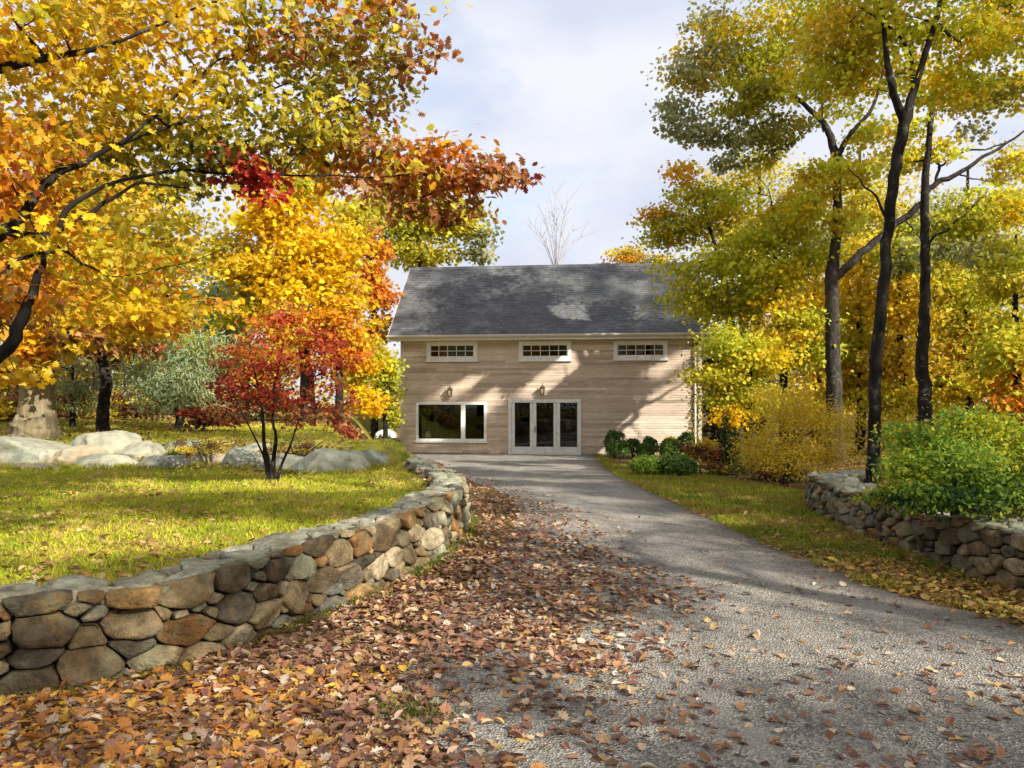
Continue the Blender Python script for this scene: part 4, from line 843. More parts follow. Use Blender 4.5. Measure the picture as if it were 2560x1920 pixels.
tree('maple_tree', 'yellow maple with orange tips leaning out beside the right end of the roof', 'tree',
  [[(1850, None, 26, 26), (1846, 960, 26, 22), (1836, 860, 26, 18), (1822, 760, 26, 15), (1808, 680, 26, 12), (1780, 590, 26, 8), (1755, 500, 26, 4)]],
  [(1715, 440, 26, 42, 42, 'orange+yellow', 630), (1740, 490, 26, 60, 34, 'lime+yelgr+yellow', 900), (1640, 545, 26, 45, 26, 'orange+lime+yelgr', 570), (1800, 500, 26, 90, 50, 'lime+yelgr', 1800), (1700, 580, 26, 70, 45, 'yelgr+olgold', 1350), (1780, 580, 26, 95, 55, 'yelgr+gold', 1950), (1690, 650, 25.5, 70, 45, 'yelgr+olgold', 1500), (1790, 670, 25, 90, 60, 'lime+yelgr', 1800), (1750, 750, 25, 80, 55, 'yelgr+olgold', 1500), (1840, 760, 25, 80, 60, 'yelgr', 1650)],
  B_DARK, .14, T_MAPLE, 54, sub=16, up=.4, spread=.44, zf=GZ)
tree('maple_tree', 'gold maple with dark branches between the yellow maple and the thick grey trunk', 'tree',
  [[(1960, None, 24, 24), (1958, 940, 24, 20), (1950, 800, 24, 16), (1940, 660, 24, 10), (1930, 540, 24, 5)]],
  [(1920, 470, 24, 80, 45, 'lime+yelgr+yellow', 1350), (1990, 520, 24, 85, 50, 'yellow+yelgr', 1500), (1920, 580, 24, 85, 50, 'lime+olgold', 1650), (2010, 640, 24, 80, 55, 'lime+yelgr', 1350), (1930, 700, 24, 80, 55, 'lime+yellow', 1650), (1990, 780, 24, 80, 60, 'lime+yelgr+yellow', 1500), (1930, 840, 24, 80, 50, 'yelgr+gold', 1500), (2010, 880, 24, 70, 50, 'lime+yelgr', 1350)],
  B_DARK, .14, T_MAPLE, 55, sub=14, up=.4, spread=.44, zf=GZ)
tree('maple_tree', 'bright yellow green maple low beside the right wall of the house', 'tree',
  [[(1880, None, 22, 18), (1878, 1000, 22, 14), (1870, 900, 22, 10), (1850, 820, 22, 5)]],
  [(1830, 860, 22, 70, 50, 'yelgr', 1800), (1900, 900, 22, 80, 50, 'yelgr+yellow', 1950), (1820, 950, 22, 75, 45, 'yelgr+olgold', 1650), (1880, 1000, 22, 80, 45, 'yelgr+olgold', 1650), (1840, 1040, 21.5, 45, 26, 'yellow', 630)],
  B_DARK, .115, T_MAPLE, 56, sub=14, up=.4, spread=.44, zf=GZ)
for k, (px, Y, blobs, lab) in enumerate([
  (2150, 27, [(2150, 760, 27, 80, 70, 'gold+yelgr+yellow', 1800), (2140, 880, 27, 90, 60, 'ambr+yelgr+orange', 1800), (2160, 980, 27, 90, 50, 'ambr+yelgr', 1500), (2150, 640, 27, 80, 60, 'olgold+ambr', 1350)], 'orange gold tree seen between the thick grey trunk and the forked trunk'),
  (2250, 25, [(2250, 760, 25, 70, 80, 'yellow+gold', 1650), (2250, 900, 25, 70, 70, 'gold', 1500), (2240, 1010, 25, 80, 50, 'ambr+yelgr', 1350), (2255, 640, 25, 60, 50, 'yelgr+greyol', 900)], 'yellow gold tree seen between the forked trunk and the straight dark trunk'),
  (2420, 25, [(2400, 720, 25, 90, 70, 'olgold+yelgr', 1800), (2440, 840, 25, 100, 70, 'gold+olgold', 1950), (2400, 960, 25, 100, 60, 'gold+yelgr', 1800), (2380, 620, 25, 80, 45, 'yelgr+greyol', 1050)], 'olive gold tree right of the straight dark trunk'),
  (2300, 30, [(2170, 520, 30, 70, 60, 'olgold+ambr', 1350), (2250, 600, 30, 70, 50, 'yelgr+greyol', 1350), (2160, 620, 30, 60, 50, 'olgold', 1050), (2420, 570, 30, 90, 45, 'olgold+yelgr+greyol', 1500), (2380, 660, 30, 80, 50, 'yelgr+olgold', 1350), (2290, 700, 30, 80, 60, 'gold+yelgr', 1500), (2510, 520, 30, 80, 45, 'greyol+olgold', 1200), (2300, 540, 30, 45, 30, 'greyol', 390)], 'tall olive gold tree with see through crown behind the slanting limb'),
  (2540, 22, [(2540, 720, 22, 80, 90, 'olgold+yelgr+greyol', 1500), (2530, 880, 22, 90, 80, 'gold+yelgr', 1800), (2540, 1000, 22, 90, 60, 'yelgr+orange', 1500), (2550, 560, 22, 70, 70, 'olgold+yelgr+greyol', 1050)], 'yellow green tree at the right edge above the green bush'),
  (2480, 31, [(2480, 640, 31, 90, 60, 'olgold', 1350), (2330, 800, 31, 90, 80, 'gold+yelgr+yellow', 1800), (2470, 940, 31, 110, 70, 'gold+yelgr+orange', 1950), (2320, 960, 31, 100, 70, 'gold+yelgr', 1800)], 'orange gold tree deep in the wood behind the straight dark trunk'),
  (2190, 38, [(2130, 900, 38, 110, 90, 'yelgr+gold', 2250), (2280, 880, 38, 110, 90, 'yelgr+gold', 2250), (2440, 880, 38, 110, 90, 'yelgr+olgold', 2250), (2200, 1000, 38, 150, 60, 'gold+ambr', 1950), (2180, 760, 38, 110, 70, 'yelgr+greyol', 1950), (2350, 760, 38, 100, 70, 'yelgr+olgold', 1800)], 'broad yellow green tree farthest back between the forked and straight trunks'),
  (1900, 44, [(1780, 470, 44, 80, 60, 'yelgr+gold', 900), (1900, 450, 44, 100, 70, 'yelgr+olgold', 1300), (2010, 470, 44, 90, 70, 'olgold+yelgr', 1200), (1850, 560, 44, 110, 60, 'yelgr+gold', 1300), (1980, 590, 44, 110, 70, 'gold+yelgr', 1300), (1900, 360, 44, 80, 45, 'olgold+greyol', 600)], 'tall yellow green tree deep in the wood left of the thick grey trunk'),
  (2150, 43, [(2140, 440, 43, 90, 60, 'olgold+yelgr', 1100), (2220, 500, 43, 90, 70, 'yelgr+gold', 1200), (2140, 580, 43, 110, 70, 'gold+yelgr', 1300), (2250, 640, 43, 100, 60, 'yelgr+olgold', 1200), (2180, 350, 43, 80, 40, 'olgold+greyol', 500)], 'tall olive yellow tree deep in the wood behind the forked trunk'),
  (2420, 44, [(2370, 520, 44, 90, 50, 'greyol+yelgr', 900), (2450, 590, 44, 110, 60, 'yelgr+olgold', 1200), (2540, 520, 44, 90, 70, 'gold+yelgr', 1100), (2350, 640, 44, 90, 60, 'yelgr+gold', 1100), (2530, 640, 44, 100, 70, 'olgold+yelgr', 1200), (2540, 400, 44, 70, 50, 'olgold+greyol', 500)], 'tall pale yellow tree deep in the wood right of the straight dark trunk'),
  (2040, 33, [(2040, 600, 33, 90, 60, 'olgold+yelgr+greyol', 1350), (2060, 720, 33, 90, 70, 'gold+olgold', 1800), (2050, 850, 33, 90, 70, 'gold+yelgr+yellow', 1800), (2040, 980, 33, 90, 60, 'ambr', 1500)], 'olive gold tree deep in the wood behind the thick grey trunk'),
  (1860, 36, [(1850, 620, 36, 80, 60, 'yelgr+olgold', 1500), (1880, 740, 36, 90, 60, 'yelgr', 1800), (1860, 880, 36, 90, 70, 'yelgr+olgold', 1800), (1840, 1000, 36, 80, 50, 'olive', 1350)], 'pale yellow green tree deep in the wood behind the yellow maple'),
  (1590, 46, [(1575, 640, 46, 48, 26, 'ambr+olive+orange', 1050), (1640, 660, 46, 45, 30, 'olive+ambr', 750), (1510, 668, 46, 36, 12, 'greyol', 240)], 'small orange brown treetop peeking over the right of the ridge')]):
    top = min(b[1] for b in blobs)
    tree('woodland_tree', lab, 'tree', [[(px, None, Y, 24), (px + 4, 940, Y, 19), (px - 3, (940 + top) / 2, Y, 13), (px, top + 20, Y, 6)]], blobs, B_DARK, .165, T_MAPLE, 60 + k, spread=.36, sub=16, up=.4, zf=GZ, group='woodland trees on the right')

def bare_tree():
    rng = np.random.default_rng(5); Y = 52; b = P(1395, 900, Y); b[2] = float(low_z(b[0], Y)) - .1
    root = empty('bare_tree', b, 'pale leafless tree standing behind the middle of the roof ridge', 'tree'); tm = MB(); bm = MB()
    fork = P(1392, 690, Y); tube(tm, catmull([b, (b + fork) / 2 + [.1, 0, 0], fork], 5), np.linspace(.22, .13, 11), 8)
    for k in range(11):
        a = (k - 5) / 5; end = P(1388 + a * 75 + rng.normal(0, 6), 500 + 70 * a * a + rng.normal(0, 12), Y) + [0, rng.normal(0, .8), 0]
        mid = fork * .45 + end * .55 + np.array([-.3 * a, 0, .25]); pts = catmull([fork, mid, end], 6); tube(bm, pts, np.linspace(.040, .006, len(pts)), 5)
        for q in range(9):
            i = rng.integers(3, len(pts) - 1); p = pts[i]; e = p + np.array([rng.normal(0, .55) + a * .3, rng.normal(0, .4), rng.uniform(.5, 1.5)]); m = (p + e) / 2 + rng.normal(0, .06, 3); tube(bm, [p, m, e], [.011, .008, .004], 4)
    tm.build('trunk', B_BARE, root, b, True); bm.build('branches', B_BARE, root, b, True)
bare_tree()

# ------------------------------------------------------------------ shrubs on the right
def shrub(name, label, px, Y, blobs, leaf, T, seed, zf=GZ, group=None, stems=5, sub=12, **k):
    rng = np.random.default_rng(seed); cx = np.mean([b[0] for b in blobs]); cy = np.mean([b[1] for b in blobs])
    tr = [[(px + rng.uniform(-12, 12), None, Y, 6), ((px + cx) / 2 + rng.uniform(-25, 25), cy + 30, Y + rng.uniform(-.2, .2), 4.5), (cx + rng.uniform(-60, 60), cy - 15, Y + rng.uniform(-.3, .3), 2.5)] for _ in range(stems)]
    return tree(name, label, 'shrub', tr, blobs, B_TWIG, leaf, T, seed, sub=sub, group=group, zf=zf, sides=6, **k)
shrub('green_bush', 'big loose green bush spilling over the right stone wall', 2390, 7.9,
  [(2280, 1180, 8.0, 70, 60, 'green+yelgr', 1500), (2340, 1110, 8.3, 95, 55, 'green+yelgr', 1900), (2440, 1075, 8.4, 100, 50, 'green+yelgr', 1800), (2520, 1110, 8.0, 90, 70, 'green+yelgr', 1700), (2400, 1170, 7.8, 110, 65, 'green', 2000), (2300, 1240, 7.6, 75, 35, 'green+dkgreen', 1000), (2500, 1220, 7.5, 100, 50, 'green+dkgreen', 1500), (2390, 1250, 7.4, 90, 30, 'dkgreen+green', 900), (2600, 1180, 8, 80, 90, 'green', 1200), (2205, 1240, 8.2, 45, 24, 'yelgr+green', 350), (2260, 1080, 8.6, 50, 35, 'green+yelgr', 450)],
  .058, T_OVAL, 71, stems=9, tw=.004, spread=.40, flat=.8, up=.4)
shrub('feathery_bush', 'broad feathery amber bush behind the rounded end of the right wall', 1960, 16.2,
  [(1930, 1080, 16.4, 85, 60, 'ambr+gold', 2400), (2020, 1060, 16.4, 85, 65, 'ambr+gold', 2400), (1960, 1010, 16.6, 80, 45, 'ambr+gold', 1800), (1900, 1140, 16.3, 60, 45, 'ambr+olgold', 1300), (1990, 1140, 16.0, 90, 50, 'ambr', 2000), (2080, 1130, 15.8, 70, 55, 'ambr+gold', 1600), (2110, 1060, 16.4, 60, 50, 'ambr+olgold', 1300)],
  .085, T_LONG, 72, stems=10, tw=.005, spread=.36, flat=.9, up=.5)
shrub('feathery_bush', 'amber bush between the forked trunk and the straight dark trunk', 2250, 14.2, [(2250, 1080, 14.2, 60, 60, 'ambr+gold+yelgr', 1300), (2230, 1150, 13.8, 55, 45, 'ambr+yelgr', 1000), (2200, 1200, 13, 50, 26, 'ambr+brown', 500)], .075, T_LONG, 73, tw=.004, flat=.9)
shrub('shrub', 'low dark brown shrub at the shaded foot of the feathery amber bush', 1900, 18.3, [(1890, 1170, 18.3, 75, 26, 'brown+dkol', 1300), (1980, 1180, 17.6, 70, 24, 'brown+ambr', 1100)], .09, T_OVAL, 74, tw=.005)
shrub('shrub', 'rusty tan shrub between the clipped boxwoods and the dark upright conifer', 1770, 20.3, [(1765, 1135, 20.4, 48, 34, 'russet+ambr+brown', 1300), (1790, 1165, 20, 42, 22, 'ambr+brown', 700), (1740, 1120, 20.6, 26, 22, 'brown+ambr', 350)], .10, T_OVAL, 75, tw=.005)
shrub('conifer_shrub', 'narrow dark green conifer right of the rusty tan shrub', 1820, 20, [(1822, 1100, 20, 16, 50, 'dkgreen', 900), (1826, 1150, 20, 22, 42, 'dkgreen', 1000), (1816, 1060, 20, 9, 26, 'dkgreen', 260)], .11, T_LONG, 76, stems=2, tw=.004, flat=1.2)
shrub('shrub', 'dark green shrub filling the gap beside the right corner of the house', 1790, 31.5, [(1785, 930, 31.5, 40, 50, 'dkgreen+olive', 1200), (1790, 1020, 31.5, 42, 50, 'dkgreen+green', 1400), (1785, 1090, 31.5, 40, 34, 'dkgreen+greyol', 1000), (1780, 850, 31.5, 34, 45, 'olive+dkgreen', 900)], .15, T_OVAL, 77, tw=.008)
def vine():
    rng = np.random.default_rng(2); b = np.array(wall_point(HW - .22, -.02, .06)); root = empty('climbing_vine', b, 'thin pale leaved vine climbing the right corner board of the house', 'vine'); tm = MB(); cm = MB(); C = []
    for k in range(3):
        z = np.linspace(0, 4.3, 14); pts = [np.array(wall_point(HW - .2 + .10 * math.sin(t * 2 + k * 2) + rng.normal(0, .03), t, .07)) for t in z]; tube(tm, pts, np.linspace(.018, .005, 14), 5)
        for p in pts:
            for q in range(9): C.append(p + HT_3 * rng.normal(0, .13) + np.array([0, 0, rng.normal(0, .16)]) - HN_3 * abs(rng.normal(0, .05)))
    C = np.array(C); pal = np.array(PAL['greyol'] + PAL['dkgreen'] + PAL['ambr']); n = len(C)
    leaf_cloud(cm, C, rng.uniform(.06, .12, n), rng.normal(size=(n, 3)) * .5 - HN_3, pal[rng.integers(0, len(pal), n)], T_OVAL, rng, .6)
    tm.build('stem', B_GREY, root, b, True); cm.build('foliage', M_LEAF, root, b)
HT_3 = np.array([*HT, 0]); HN_3 = np.array([*HN, 0]); vine()
def boxwood(px, py, r, Y, label, pal='box', sq=.85):
    rng = np.random.default_rng(int(px)); R = r * Y / F; c = P(px, py, Y); g = float(ground_z(c[0], c[1])); b = np.array([c[0], c[1], g]); root = empty('clipped_boxwood', b, label, 'boxwood', 'clipped boxwoods by the house')
    tm = MB(); 
    for k in range(5): e = c + rng.normal(size=3) * R * .4; tube(tm, [b - [0, 0, .05], (b + e) / 2 + rng.normal(size=3) * R * .1, e], [.03, .02, .008], 5)
    tm.build('stem', B_TWIG, root, b, True)
    n = int(1500 * max(1, (r / 26))); d = unit(rng.normal(size=(n, 3))); d[:, 2] = np.where(d[:, 2] < -.5, -d[:, 2], d[:, 2]); lump = 1 + .07 * np.sin(5 * d[:, 0] + px) + .06 * np.sin(6 * d[:, 2] + 4 * d[:, 1])
    h = max((c[2] + R * sq - g) / 2, .1); zc = g + h; rad = rng.uniform(.80, 1.04, n) * lump
    C = np.column_stack([c[0] + d[:, 0] * R * rad, c[1] + d[:, 1] * R * rad, zc + d[:, 2] * h * rad]); pc = np.array(PAL[pal]); cm = MB()
    leaf_cloud(cm, C, rng.uniform(.05, .10, n), d + rng.normal(size=(n, 3)) * .5, pc[rng.integers(0, len(pc), n)] * rng.uniform(.7, 1.3, (n, 1)), T_OVAL, rng); cm.build('foliage', M_LEAF, root, b)
for a in [(1537, 1098, 27, 28.6, 'tall dark clipped boxwood at the left end of the row against the house'), (1552, 1126, 28, 27.4, 'low round boxwood in front of the tall dark left boxwood'),
          (1582, 1112, 19, 28.4, 'small boxwood against the wall right of the tall left boxwood'), (1612, 1128, 23, 27.3, 'low boxwood in the middle of the row before the house'), (1624, 1110, 21, 28.3, 'round dark boxwood against the wall in the middle of the row'),
          (1675, 1126, 30, 26.8, 'wide flat boxwood right of the middle of the row'), (1676, 1110, 20, 28, 'yellowing boxwood against the wall near the right end of the row', 'yelgr'), (1716, 1102, 24, 28, 'upright dark boxwood at the right end of the row against the house'),
          (1620, 1166, 42, 19.4, 'left of the two big boxwood mounds at the front edge of the bed', 'green', .6), (1696, 1170, 48, 19.2, 'right of the two big boxwood mounds at the front edge of the bed', 'box', .62)]: boxwood(*a)

# ------------------------------------------------------------------ far wood
def far_wood():
    rng = np.random.default_rng(77); mb = MB(); pals = ['gold', 'olgold', 'ambr', 'olive', 'orange', 'yelgr', 'brown', 'greyol']
    for (x0, x1, y0, y1, n, hh) in ((-75, -9, 44, 66, 120, 10.5), (14, 80, 42, 66, 120, 11.5), (-9, 14, 60, 75, 30, 5.0), (-40, 6, -44, -26, 130, 15), (6, 40, -48, -34, 70, 15), (-40, -18, 24, 46, 40, 8.5), (20, 40, 20, 42, 60, 8.5), (19, 34, 10, 22, 26, 3.2)):
        for k in range(n):
            x, y = rng.uniform(x0, x1), rng.uniform(y0, y1); z = rng.uniform(.6, hh * rng.uniform(.6, 1)); pc = np.array(PAL[pals[rng.integers(len(pals))]]); m = 420
            if x > 5 and in_gap(np.array([x, y, z])): continue
            C = np.array([x, y, z]) + rng.normal(size=(m, 3)) * [1.5, 1.5, 1.1]; C[:, 2] = np.maximum(C[:, 2], .1)
            if x > 5: C = C[~gap_mask(C)]; m = len(C)
            leaf_cloud(mb, C, rng.uniform(.22, .42, m), rng.normal(size=(m, 3)) * .6 + [0, 0, .6], pc[rng.integers(0, len(pc), m)] * rng.uniform(.7, 1.2, (m, 1)), T_DIA, rng)
    tag(mb.build('far_wood', M_LEAF), 'mass of autumn woodland surrounding the clearing far beyond the house and the nearer trees', 'woodland', kind='stuff')
far_wood()

# ------------------------------------------------------------------ unseen trees added on the sunny side, crowns shaped to dapple drive, lawn and house
LIT = [(1.7, 11.3, 1.2, .22), (2.0, 9.3, 1.2, .20), (1.2, 13.3, 1.3, .3), (1.2, 7.7, 1.3, .18), (2.4, 6.5, 1.2, .15), (.4, 15.6, 1.2, .3), (0, 18, 1.5, .4), (2.9, 4.8, 2.2, .34), (1.4, 5.5, .8, .10), (.4, 3.5, .8, .10), (.5, 10.7, 1.2, .9), (-3.2, 11.6, 3.2, 1.15), (-6.8, 12.6, 3.0, 1.3), (-2.5, 7.1, 2.0, .65), (-4.4, 6.2, 1.9, .42), (2.8, 4.7, 1.8, .34), (-8, 10, 2.5, .5), (3.4, 8.2, 1.2, .2), (1.2, 8.6, .8, .13), (2.2, 6.6, 1.2, .11), (.2, 5.9, .8, .12), (-1.1, 3.6, .8, .16), (2.2, 10.6, .9, .13), (1.6, 20, 1.2, .35), (2.0, 9.2, .8, .13), (1.3, 12.2, .8, .18), (1.0, 14.2, .9, .25), (2.2, 7.4, .8, .12), (1.5, 6.3, .9, .10), (-.5, 15.5, 1.2, .4), (1.6, 17.5, .8, .25), (-1.2, 9.0, .7, .5), (-8, 16, 4.5, 1.6), (-.6, 10.0, .35, .8), (.6, 4.3, .5, .12), (-.6, 5.1, .4, .15), (0.2, 7.9, .7, .2), (3.6, 14, .8, .4), (-3.6, 4.7, .7, .2)]  # sunny spots on the ground, left open in the added crowns
def shade_trees():
    rng = np.random.default_rng(31); N = 3300; x = rng.uniform(-11, 8.5, N); y = rng.uniform(1.5, 21, N); lit = np.zeros(N, bool)
    for a, b, c, d in LIT: lit |= ((x - a + .5 * (y - b)) / (c + .10)) ** 2 + ((y - b + .12 * (x - a)) / (d + .12)) ** 2 < rng.uniform(.7, 1.15, N)
    lit |= (np.sin(1.9 * x + 5.1 * y) + np.sin(4.7 * y - 1.1 * x + 2) + np.sin(8.3 * y + 2.2 * x)) > 1.25
    Cz = np.column_stack([x, y, np.zeros(N)]) + SUN * (4.2 / SUN[2]); lit |= (np.abs(Cz[:, 0] + 3.2) < 5.0) & (np.abs(Cz[:, 1] - 7.6) < 2.3) & (rng.uniform(0, 1, N) < .75)
    x, y = x[~lit], y[~lit]; z = rng.uniform(8.0, 13, len(x)) + ss(13, 20, y) * 4; g = np.where(x < -.8, .5, 0.)
    C = np.column_stack([x, y, g]) + SUN * ((z - g) / SUN[2])[:, None]
    keep = ~((C[:, 1] > .5) & (np.abs(C[:, 0]) < .70 * C[:, 1]) & (C[:, 2] - CAMZ < .56 * C[:, 1] + .6)); C = C[keep]
    M = 1700; U = rng.uniform(-.5, HW + .5, M); Z = rng.uniform(-.4, 8.2, M); Q3 = np.column_stack([HO[0] + HT[0] * U, HO[1] + HT[1] * U, HB + Z]); up_ = Z > 4.6; Q3[up_, :2] += HN * ((Z[up_] - 4.6) * 1.05)[:, None]
    pxs = CX + Q3[:, 0] / Q3[:, 1] * F; pys = HOR - (Q3[:, 2] - CAMZ) / Q3[:, 1] * F
    th = math.radians(36); al, ac = U * math.cos(th) + Z * math.sin(th), -U * math.sin(th) + Z * math.cos(th)
    dap = np.where(up_, np.sin(2.1 * U + 1) + np.sin(5.5 * Z + U) + np.sin(3.9 * U - 2.7 * Z), np.sin(4.6 * ac + .7 * np.sin(al)) + .8 * np.sin(9.1 * ac + 1.3 * al) + .5 * np.sin(2.2 * al + 1))
    ok = dap < np.where(up_, .15, .9); C3 = Q3 + SUN * rng.uniform(29, 37, M)[:, None]; ok &= ~np.array([in_gap(p) for p in C3]); C = np.vstack([C, C3[ok]])
    T = np.array([(6.5, -6.5), (10.5, -1.5), (15.0, 3.0), (20.5, 9.5), (3.0, -9.5)]); own = np.argmin(np.hypot(C[:, None, 0] - T[None, :, 0], C[:, None, 1] - T[None, :, 1]), 1)
    labs = ['oak nearest the right edge of the frame, its shade falling on the driveway', 'tall oak outside the right edge shading the middle of the drive', 'tall oak outside the right edge shading the raised lawn', 'tallest oak outside the right edge shading the front of the house', 'tall oak behind the camera shading the near leaves']
    pal = np.array(PAL['olgold'] + PAL['gold'] + PAL['olive'])
    for k, (tx, ty) in enumerate(T):
        Q = C[own == k]
        if not len(Q): continue
        gz_ = float(ground_z(tx, ty)); b = np.array([tx, ty, gz_ - .1]); top = b + [rng.normal(0, .5), rng.normal(0, .5), (12.5 if k != 3 else 21.0)]; pts = catmull([b, b + [.1, .1, 4], (b + top) / 2 + [.3, -.1, 1.5], top], 5); rr = np.linspace(.30, .08, len(pts)); rr[0] = .42
        tm = MB(); tube(tm, pts, rr, 10, .12); skel = [(*p, r) for p, r in zip(pts, rr)]
        for c in Q[rng.permutation(len(Q))[:90]]: grow_to(tm, skel, c, .07, .02, rng, 5)
        root = empty('oak_tree', b, labs[k], 'tree', 'tall shade trees outside the frame'); tm.build('trunk', B_DARK, root, b, True); cm = MB(); m = 40; n = len(Q) * m
        L = np.repeat(Q, m, 0) + rng.normal(size=(n, 3)) * [.27, .27, .2]; L = L[~gap_mask(L)]; n = len(L); leaf_cloud(cm, L, rng.uniform(.10, .17, n), rng.normal(size=(n, 3)) * .6 + [0, 0, .7], pal[rng.integers(0, len(pal), n)] * rng.uniform(.7, 1.2, (n, 1)), T_DIA, rng); cm.build('crown', M_LEAF, root, b)
shade_trees()

# ------------------------------------------------------------------ grass and fallen leaves
def in_view(x, y, m=.5): return np.abs(x) < .675 * y + m
def blades(name, label, x, y, zf, h, w, pal, seed, off=0.):
    rng = np.random.default_rng(seed); n = len(x); a = rng.uniform(0, 2 * np.pi, n); hh = h * rng.uniform(.5, 1.3, n) * (1 + .04 * y); ww = w * (1 + .10 * y); z = zf(x, y) + off - .008
    d = np.stack([np.cos(a), np.sin(a), 0 * a], -1); b = np.column_stack([x, y, z]); t = b + np.column_stack([rng.normal(0, .5, n) * hh, rng.normal(0, .5, n) * hh, hh])
    mid = (b + t) / 2 + np.array([0, 0, 1]) * (hh * .12)[:, None]
    V = np.stack([b - d * ww[:, None], b + d * ww[:, None], mid + d * (ww * .7)[:, None], t, mid - d * (ww * .7)[:, None]], 1).reshape(-1, 3)
    pc = np.array(pal); f = .5 + .5 * wob(x, y, 1.6) + rng.normal(0, .22, n); i = np.clip((f * len(pc)).astype(int), 0, len(pc) - 1)
    cols = pc[i] * rng.uniform(.7, 1.25, (n, 1)); mb = MB(); mb.add_flat(V, np.arange(5 * n), np.full(n, 5), np.repeat(cols, 5, 0)); tag(mb.build(name, M_GRASS), label, 'grass', kind='stuff')
GR = [(.28, .36, .02), (.46, .53, .03), (.60, .62, .04), (.44, .50, .03), (.70, .66, .06), (.74, .64, .10), (.54, .41, .11)]
def sample(n, x0, x1, y0, y1, rng, p=1.2):
    u = rng.uniform(0, 1, n); y = (y0 ** (1 - p) + u * (y1 ** (1 - p) - y0 ** (1 - p))) ** (1 / (1 - p)); return rng.uniform(x0, x1, n), y
rg = np.random.default_rng(44)
x, y = sample(330000, -16, -.4, 3.0, 24, rg, 1.5); k = in_view(x, y, .3) & (x < np.where(y < 17.5, lawn_edge(y) - .42, np.interp(y, [17.5, 20, 24], [-2.9, -3.8, -4.6]))); x, y = x[k], y[k]
blades('lawn_grass', 'short yellowish green grass growing on the raised lawn', x, y, lawn_z, .042, .0026, GR, 1)
x, y = sample(260000, 1.5, 9, 4.5, 30, rg, 1.4); e = np.interp(y, *DR) + .07 * wob(y, 1, 1.9); r = np.interp(y, *RWX); r = np.where(y < 13, r - .2, np.where(y < 24, np.minimum(r, np.interp(y, [13, 16, 19, 24], [5.9, 5.5, 5.0, 3.4])), 3.4))
k = in_view(x, y) & (x > e - .05 + rg.exponential(.05, len(x)) * 0) & (x < r) & (wob(x, y, 2.2) + rg.normal(0, .5, len(x)) > -.2 + 1.0 * ss(10, 6, y)); x, y = x[k], y[k]
blades('verge_grass', 'ragged green grass on the verge between the driveway and the right stone wall', x, y, ground_z, .055, .003, [(.17, .27, .02), (.25, .33, .025), (.34, .38, .03), (.42, .40, .04), (.46, .37, .08), (.40, .28, .08)], 2)
xw, yw = [], []
s_ = rg.uniform(0, 15, 9000); b = PAL_.at(s_); nn = PAL_.nrm(s_); o = .07 + np.abs(rg.normal(0, .08, 9000)); q = b + nn * o[:, None]; k = wob(q[:, 0], q[:, 1], 2.3) + rg.normal(0, .4, 9000) > .15
c2 = np.array([[-.55, 4.05], [-.62, 4.15], [-.45, 4.0], [-1.0, 7.9], [-.75, 8.5]]); q2 = c2[rg.integers(0, 5, 500)] + rg.normal(0, .09, (500, 2)); q = np.vstack([q[k], q2])
blades('wall_foot_grass', 'mossy green tufts along the foot of the long stone wall', q[:, 0], q[:, 1], ground_z, .05, .003, [(.12, .18, .02), (.20, .23, .03), (.28, .26, .06)], 3, .01)

LV = [(.36, .20, .11), (.46, .28, .16), (.24, .12, .07), (.60, .44, .30), (.52, .27, .10), (.56, .38, .15), (.15, .08, .06), (.40, .20, .12), (.26, .12, .09), (.70, .58, .44), (.30, .15, .10), (.18, .10, .07), (.44, .22, .11)]
def litter(name, label, x, y, zf, size, pal, seed, lift=.022, off=0.):
    rng = np.random.default_rng(seed); n = len(x); C = np.column_stack([x, y, zf(x, y) + off + rng.uniform(.006, lift, n)]); pc = np.array(pal); mb = MB()
    cols = pc[rng.integers(0, len(pc), n)] * rng.uniform(.65, 1.2, (n, 1)); nr = rng.normal(size=(n, 3)) * .30 + [0, 0, 1]; g = rng.uniform(0, 1, n); sz = size * rng.uniform(.6, 1.25, n)
    for T, a, b in ((T_CURL, 0, .6), (T_OAK, .6, .85), (T_MAPLE, .85, 1.01)):
        m = (g >= a) & (g < b); leaf_cloud(mb, C[m], sz[m] * (1.15 if T is T_OAK else 1), nr[m], cols[m], T, rng)
    tag(mb.build(name, M_DRY), label, 'fallen leaves', kind='stuff')
x, y = sample(290000, -6, 6, 2.4, 29, rg, 1.9); e = np.interp(y, [2, 3.4, 4, 5, 6, 7.2, 8.5, 10, 13, 17, 22, 29], [-.1, -.2, -.1, .35, 1.0, 1.25, 1.05, .85, .5, -.6, -2.1, -3.7])
b = np.array([np.interp(y, PL[:, 1], PL[:, 0])])[0]
dens = .9 * ss(.6, -.75, x - e + .4 * wob(x, y, 1.9) + .28 * wob(x, y, 5.3)) + .09 * ss(1.5, -.2, x - e) * ss(7, 4, y) + .02 * ss(12, 5, y) + .03 * ss(6, 3, y)
dens *= 1 - .95 * np.exp(-(((x + .22 + .1 * wob(x, y, 3)) / .5) ** 2 + ((y - 4.5) / .62) ** 2)); dens *= 1 - .75 * np.exp(-(((x - .1) / .6) ** 2 + ((y - 3.6) / .35) ** 2))
dens = np.maximum(dens, .85 * ss(-.15, .15, x - np.interp(y, *DR)) * ss(11, 6.5, y)); dens = np.maximum(dens, .34 * ss(-.2, .1, x - np.interp(y, *DR)) * ss(20, 10, y))
k = in_view(x, y) & (x > b + .06) & (x < np.interp(y, *RWX) - .1) & (rg.uniform(0, 1, len(x)) < dens * .58); x, y = x[k], y[k]; print('litter', len(x))
near = y < 5.2; hot = near & (x < -.9 + .3 * wob(x, y, 2)) & (y < 4.7) ; right = x > np.interp(y, *DR) - .1
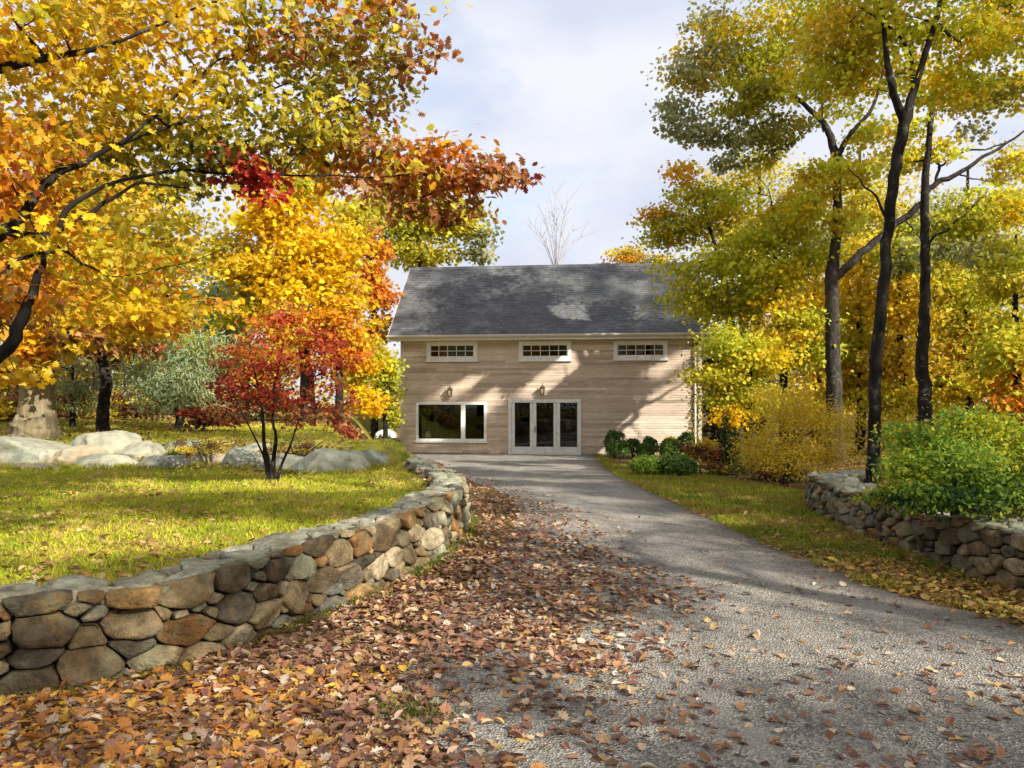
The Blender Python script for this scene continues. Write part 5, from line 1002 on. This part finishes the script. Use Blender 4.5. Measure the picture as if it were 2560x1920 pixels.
litter('fallen_leaves', 'drift of curled brown and tan leaves between the long stone wall and the driveway', x[~hot & ~right], y[~hot & ~right], low_z, .066, LV, 1, off=.010)
litter('fallen_leaves', 'patch of orange and yellow fallen leaves below the near end of the long wall', x[hot], y[hot], low_z, .068, LV + [(.62, .30, .05), (.66, .42, .06), (.58, .24, .05), (.5, .2, .05)] * 2, 2, off=.012)
litter('fallen_leaves', 'golden brown leaves scattered on the verge below the right stone wall', x[right], y[right], ground_z, .07, [(.48, .30, .07), (.42, .24, .06), (.30, .16, .05), (.55, .40, .10), (.36, .20, .07)], 3, off=.012)
x, y = sample(26000, -16, -.6, 3.2, 22, rg, 1.6); k = in_view(x, y) & (x < lawn_edge(y) - .5) & (rg.uniform(0, 1, len(x)) < .26 + .45 * ss(.0, .6, wob(x, y, .8)) + .5 * ss(-3, -6, x) * ss(9, 4, y)); x, y = x[k], y[k]
litter('fallen_leaves', 'tan and gold leaves lying on the raised lawn', x, y, lawn_z, .068, [(.50, .34, .12), (.42, .26, .10), (.60, .46, .20), (.34, .20, .09), (.56, .32, .08)], 4, .05, .012)
x, y = sample(110000, 4.5, 26, 1.5, 34, rg, 1.0001); k = in_view(x, y, 9) & (x > np.interp(y, *RWX) + .3); x, y = x[k], y[k]
litter('fallen_leaves', 'brown leaf litter on the shaded bank under the right hand trees', x, y, ground_z, .09, [(.36, .22, .07), (.28, .16, .06), (.46, .30, .08), (.22, .12, .05)], 5)

x, y = sample(40000, -34, -3.5, 16, 42, rg, 1.1); k = in_view(x, y, 4) & (x < np.interp(y, [16, 20, 26, 34], [-4, -4.6, -6, -8])) & (rg.uniform(0, 1, len(x)) < .12 + .88 * ss(20, 25, y) + .5 * ss(-7, -10, x)); x, y = x[k], y[k]
litter('fallen_leaves', 'brown and golden leaf litter under the trees behind the boulders', x, y, lawn_z, .10, [(.44, .27, .09), (.34, .19, .08), (.54, .37, .12), (.28, .16, .07)], 6, .05, .012)

rb = np.random.default_rng(71); x = rb.uniform(-9, -3.2, 9000); d_ = rb.normal(.35, .55, 9000); y = np.interp(x, *ROW_Y) + d_; k = in_view(x, y) & (rb.uniform(0, 1, 9000) < .35 + .5 * ss(-.2, .6, wob(x, y, 1.1))); x, y = x[k], y[k]
litter('fallen_leaves', 'brown leaves caught in the bank between the boulders', x, y, lawn_z, .085, [(.36, .22, .09), (.28, .16, .07), (.44, .30, .12), (.20, .12, .06), (.30, .26, .08)], 7, .06, .012)
for px, Y, r, c, lab in ((520, 15.0, 34, 'brown+olgold', 'dry brown perennial clump in the bank left of the red maple'), (455, 15.6, 26, 'ambr+brown', 'small amber perennial clump between the grey boulders left of the red maple'), (760, 14.6, 24, 'brown+olive', 'small olive brown clump on the bank right of the red maple stems')):
    shrub('perennial_clump', lab, px, Y, [(px, 1118, Y, r, r * .6, c, 420)], .075, T_LONG, int(px), zf=LZ, stems=4, sub=6, tw=.003, up=.2)

rb = np.random.default_rng(72); xs_, ys_ = [], []
for cx_, cy_, rx_, ry_ in BOULD:
    m = int(500 * rx_ + 100); a = rb.uniform(math.pi * .95, math.pi * 2.05, m); f = 1 + np.abs(rb.normal(0, .07, m)); xs_.append(cx_ + np.cos(a) * rx_ * f * .97); ys_.append(cy_ + np.sin(a) * ry_ * f * .95)
x, y = np.concatenate(xs_), np.concatenate(ys_); blades('boulder_grass', 'longer tufts of grass at the feet of the boulders', x, y, lawn_z, .075, .003, [(.24, .32, .03), (.36, .40, .04), (.46, .42, .06), (.42, .32, .09)], 5)
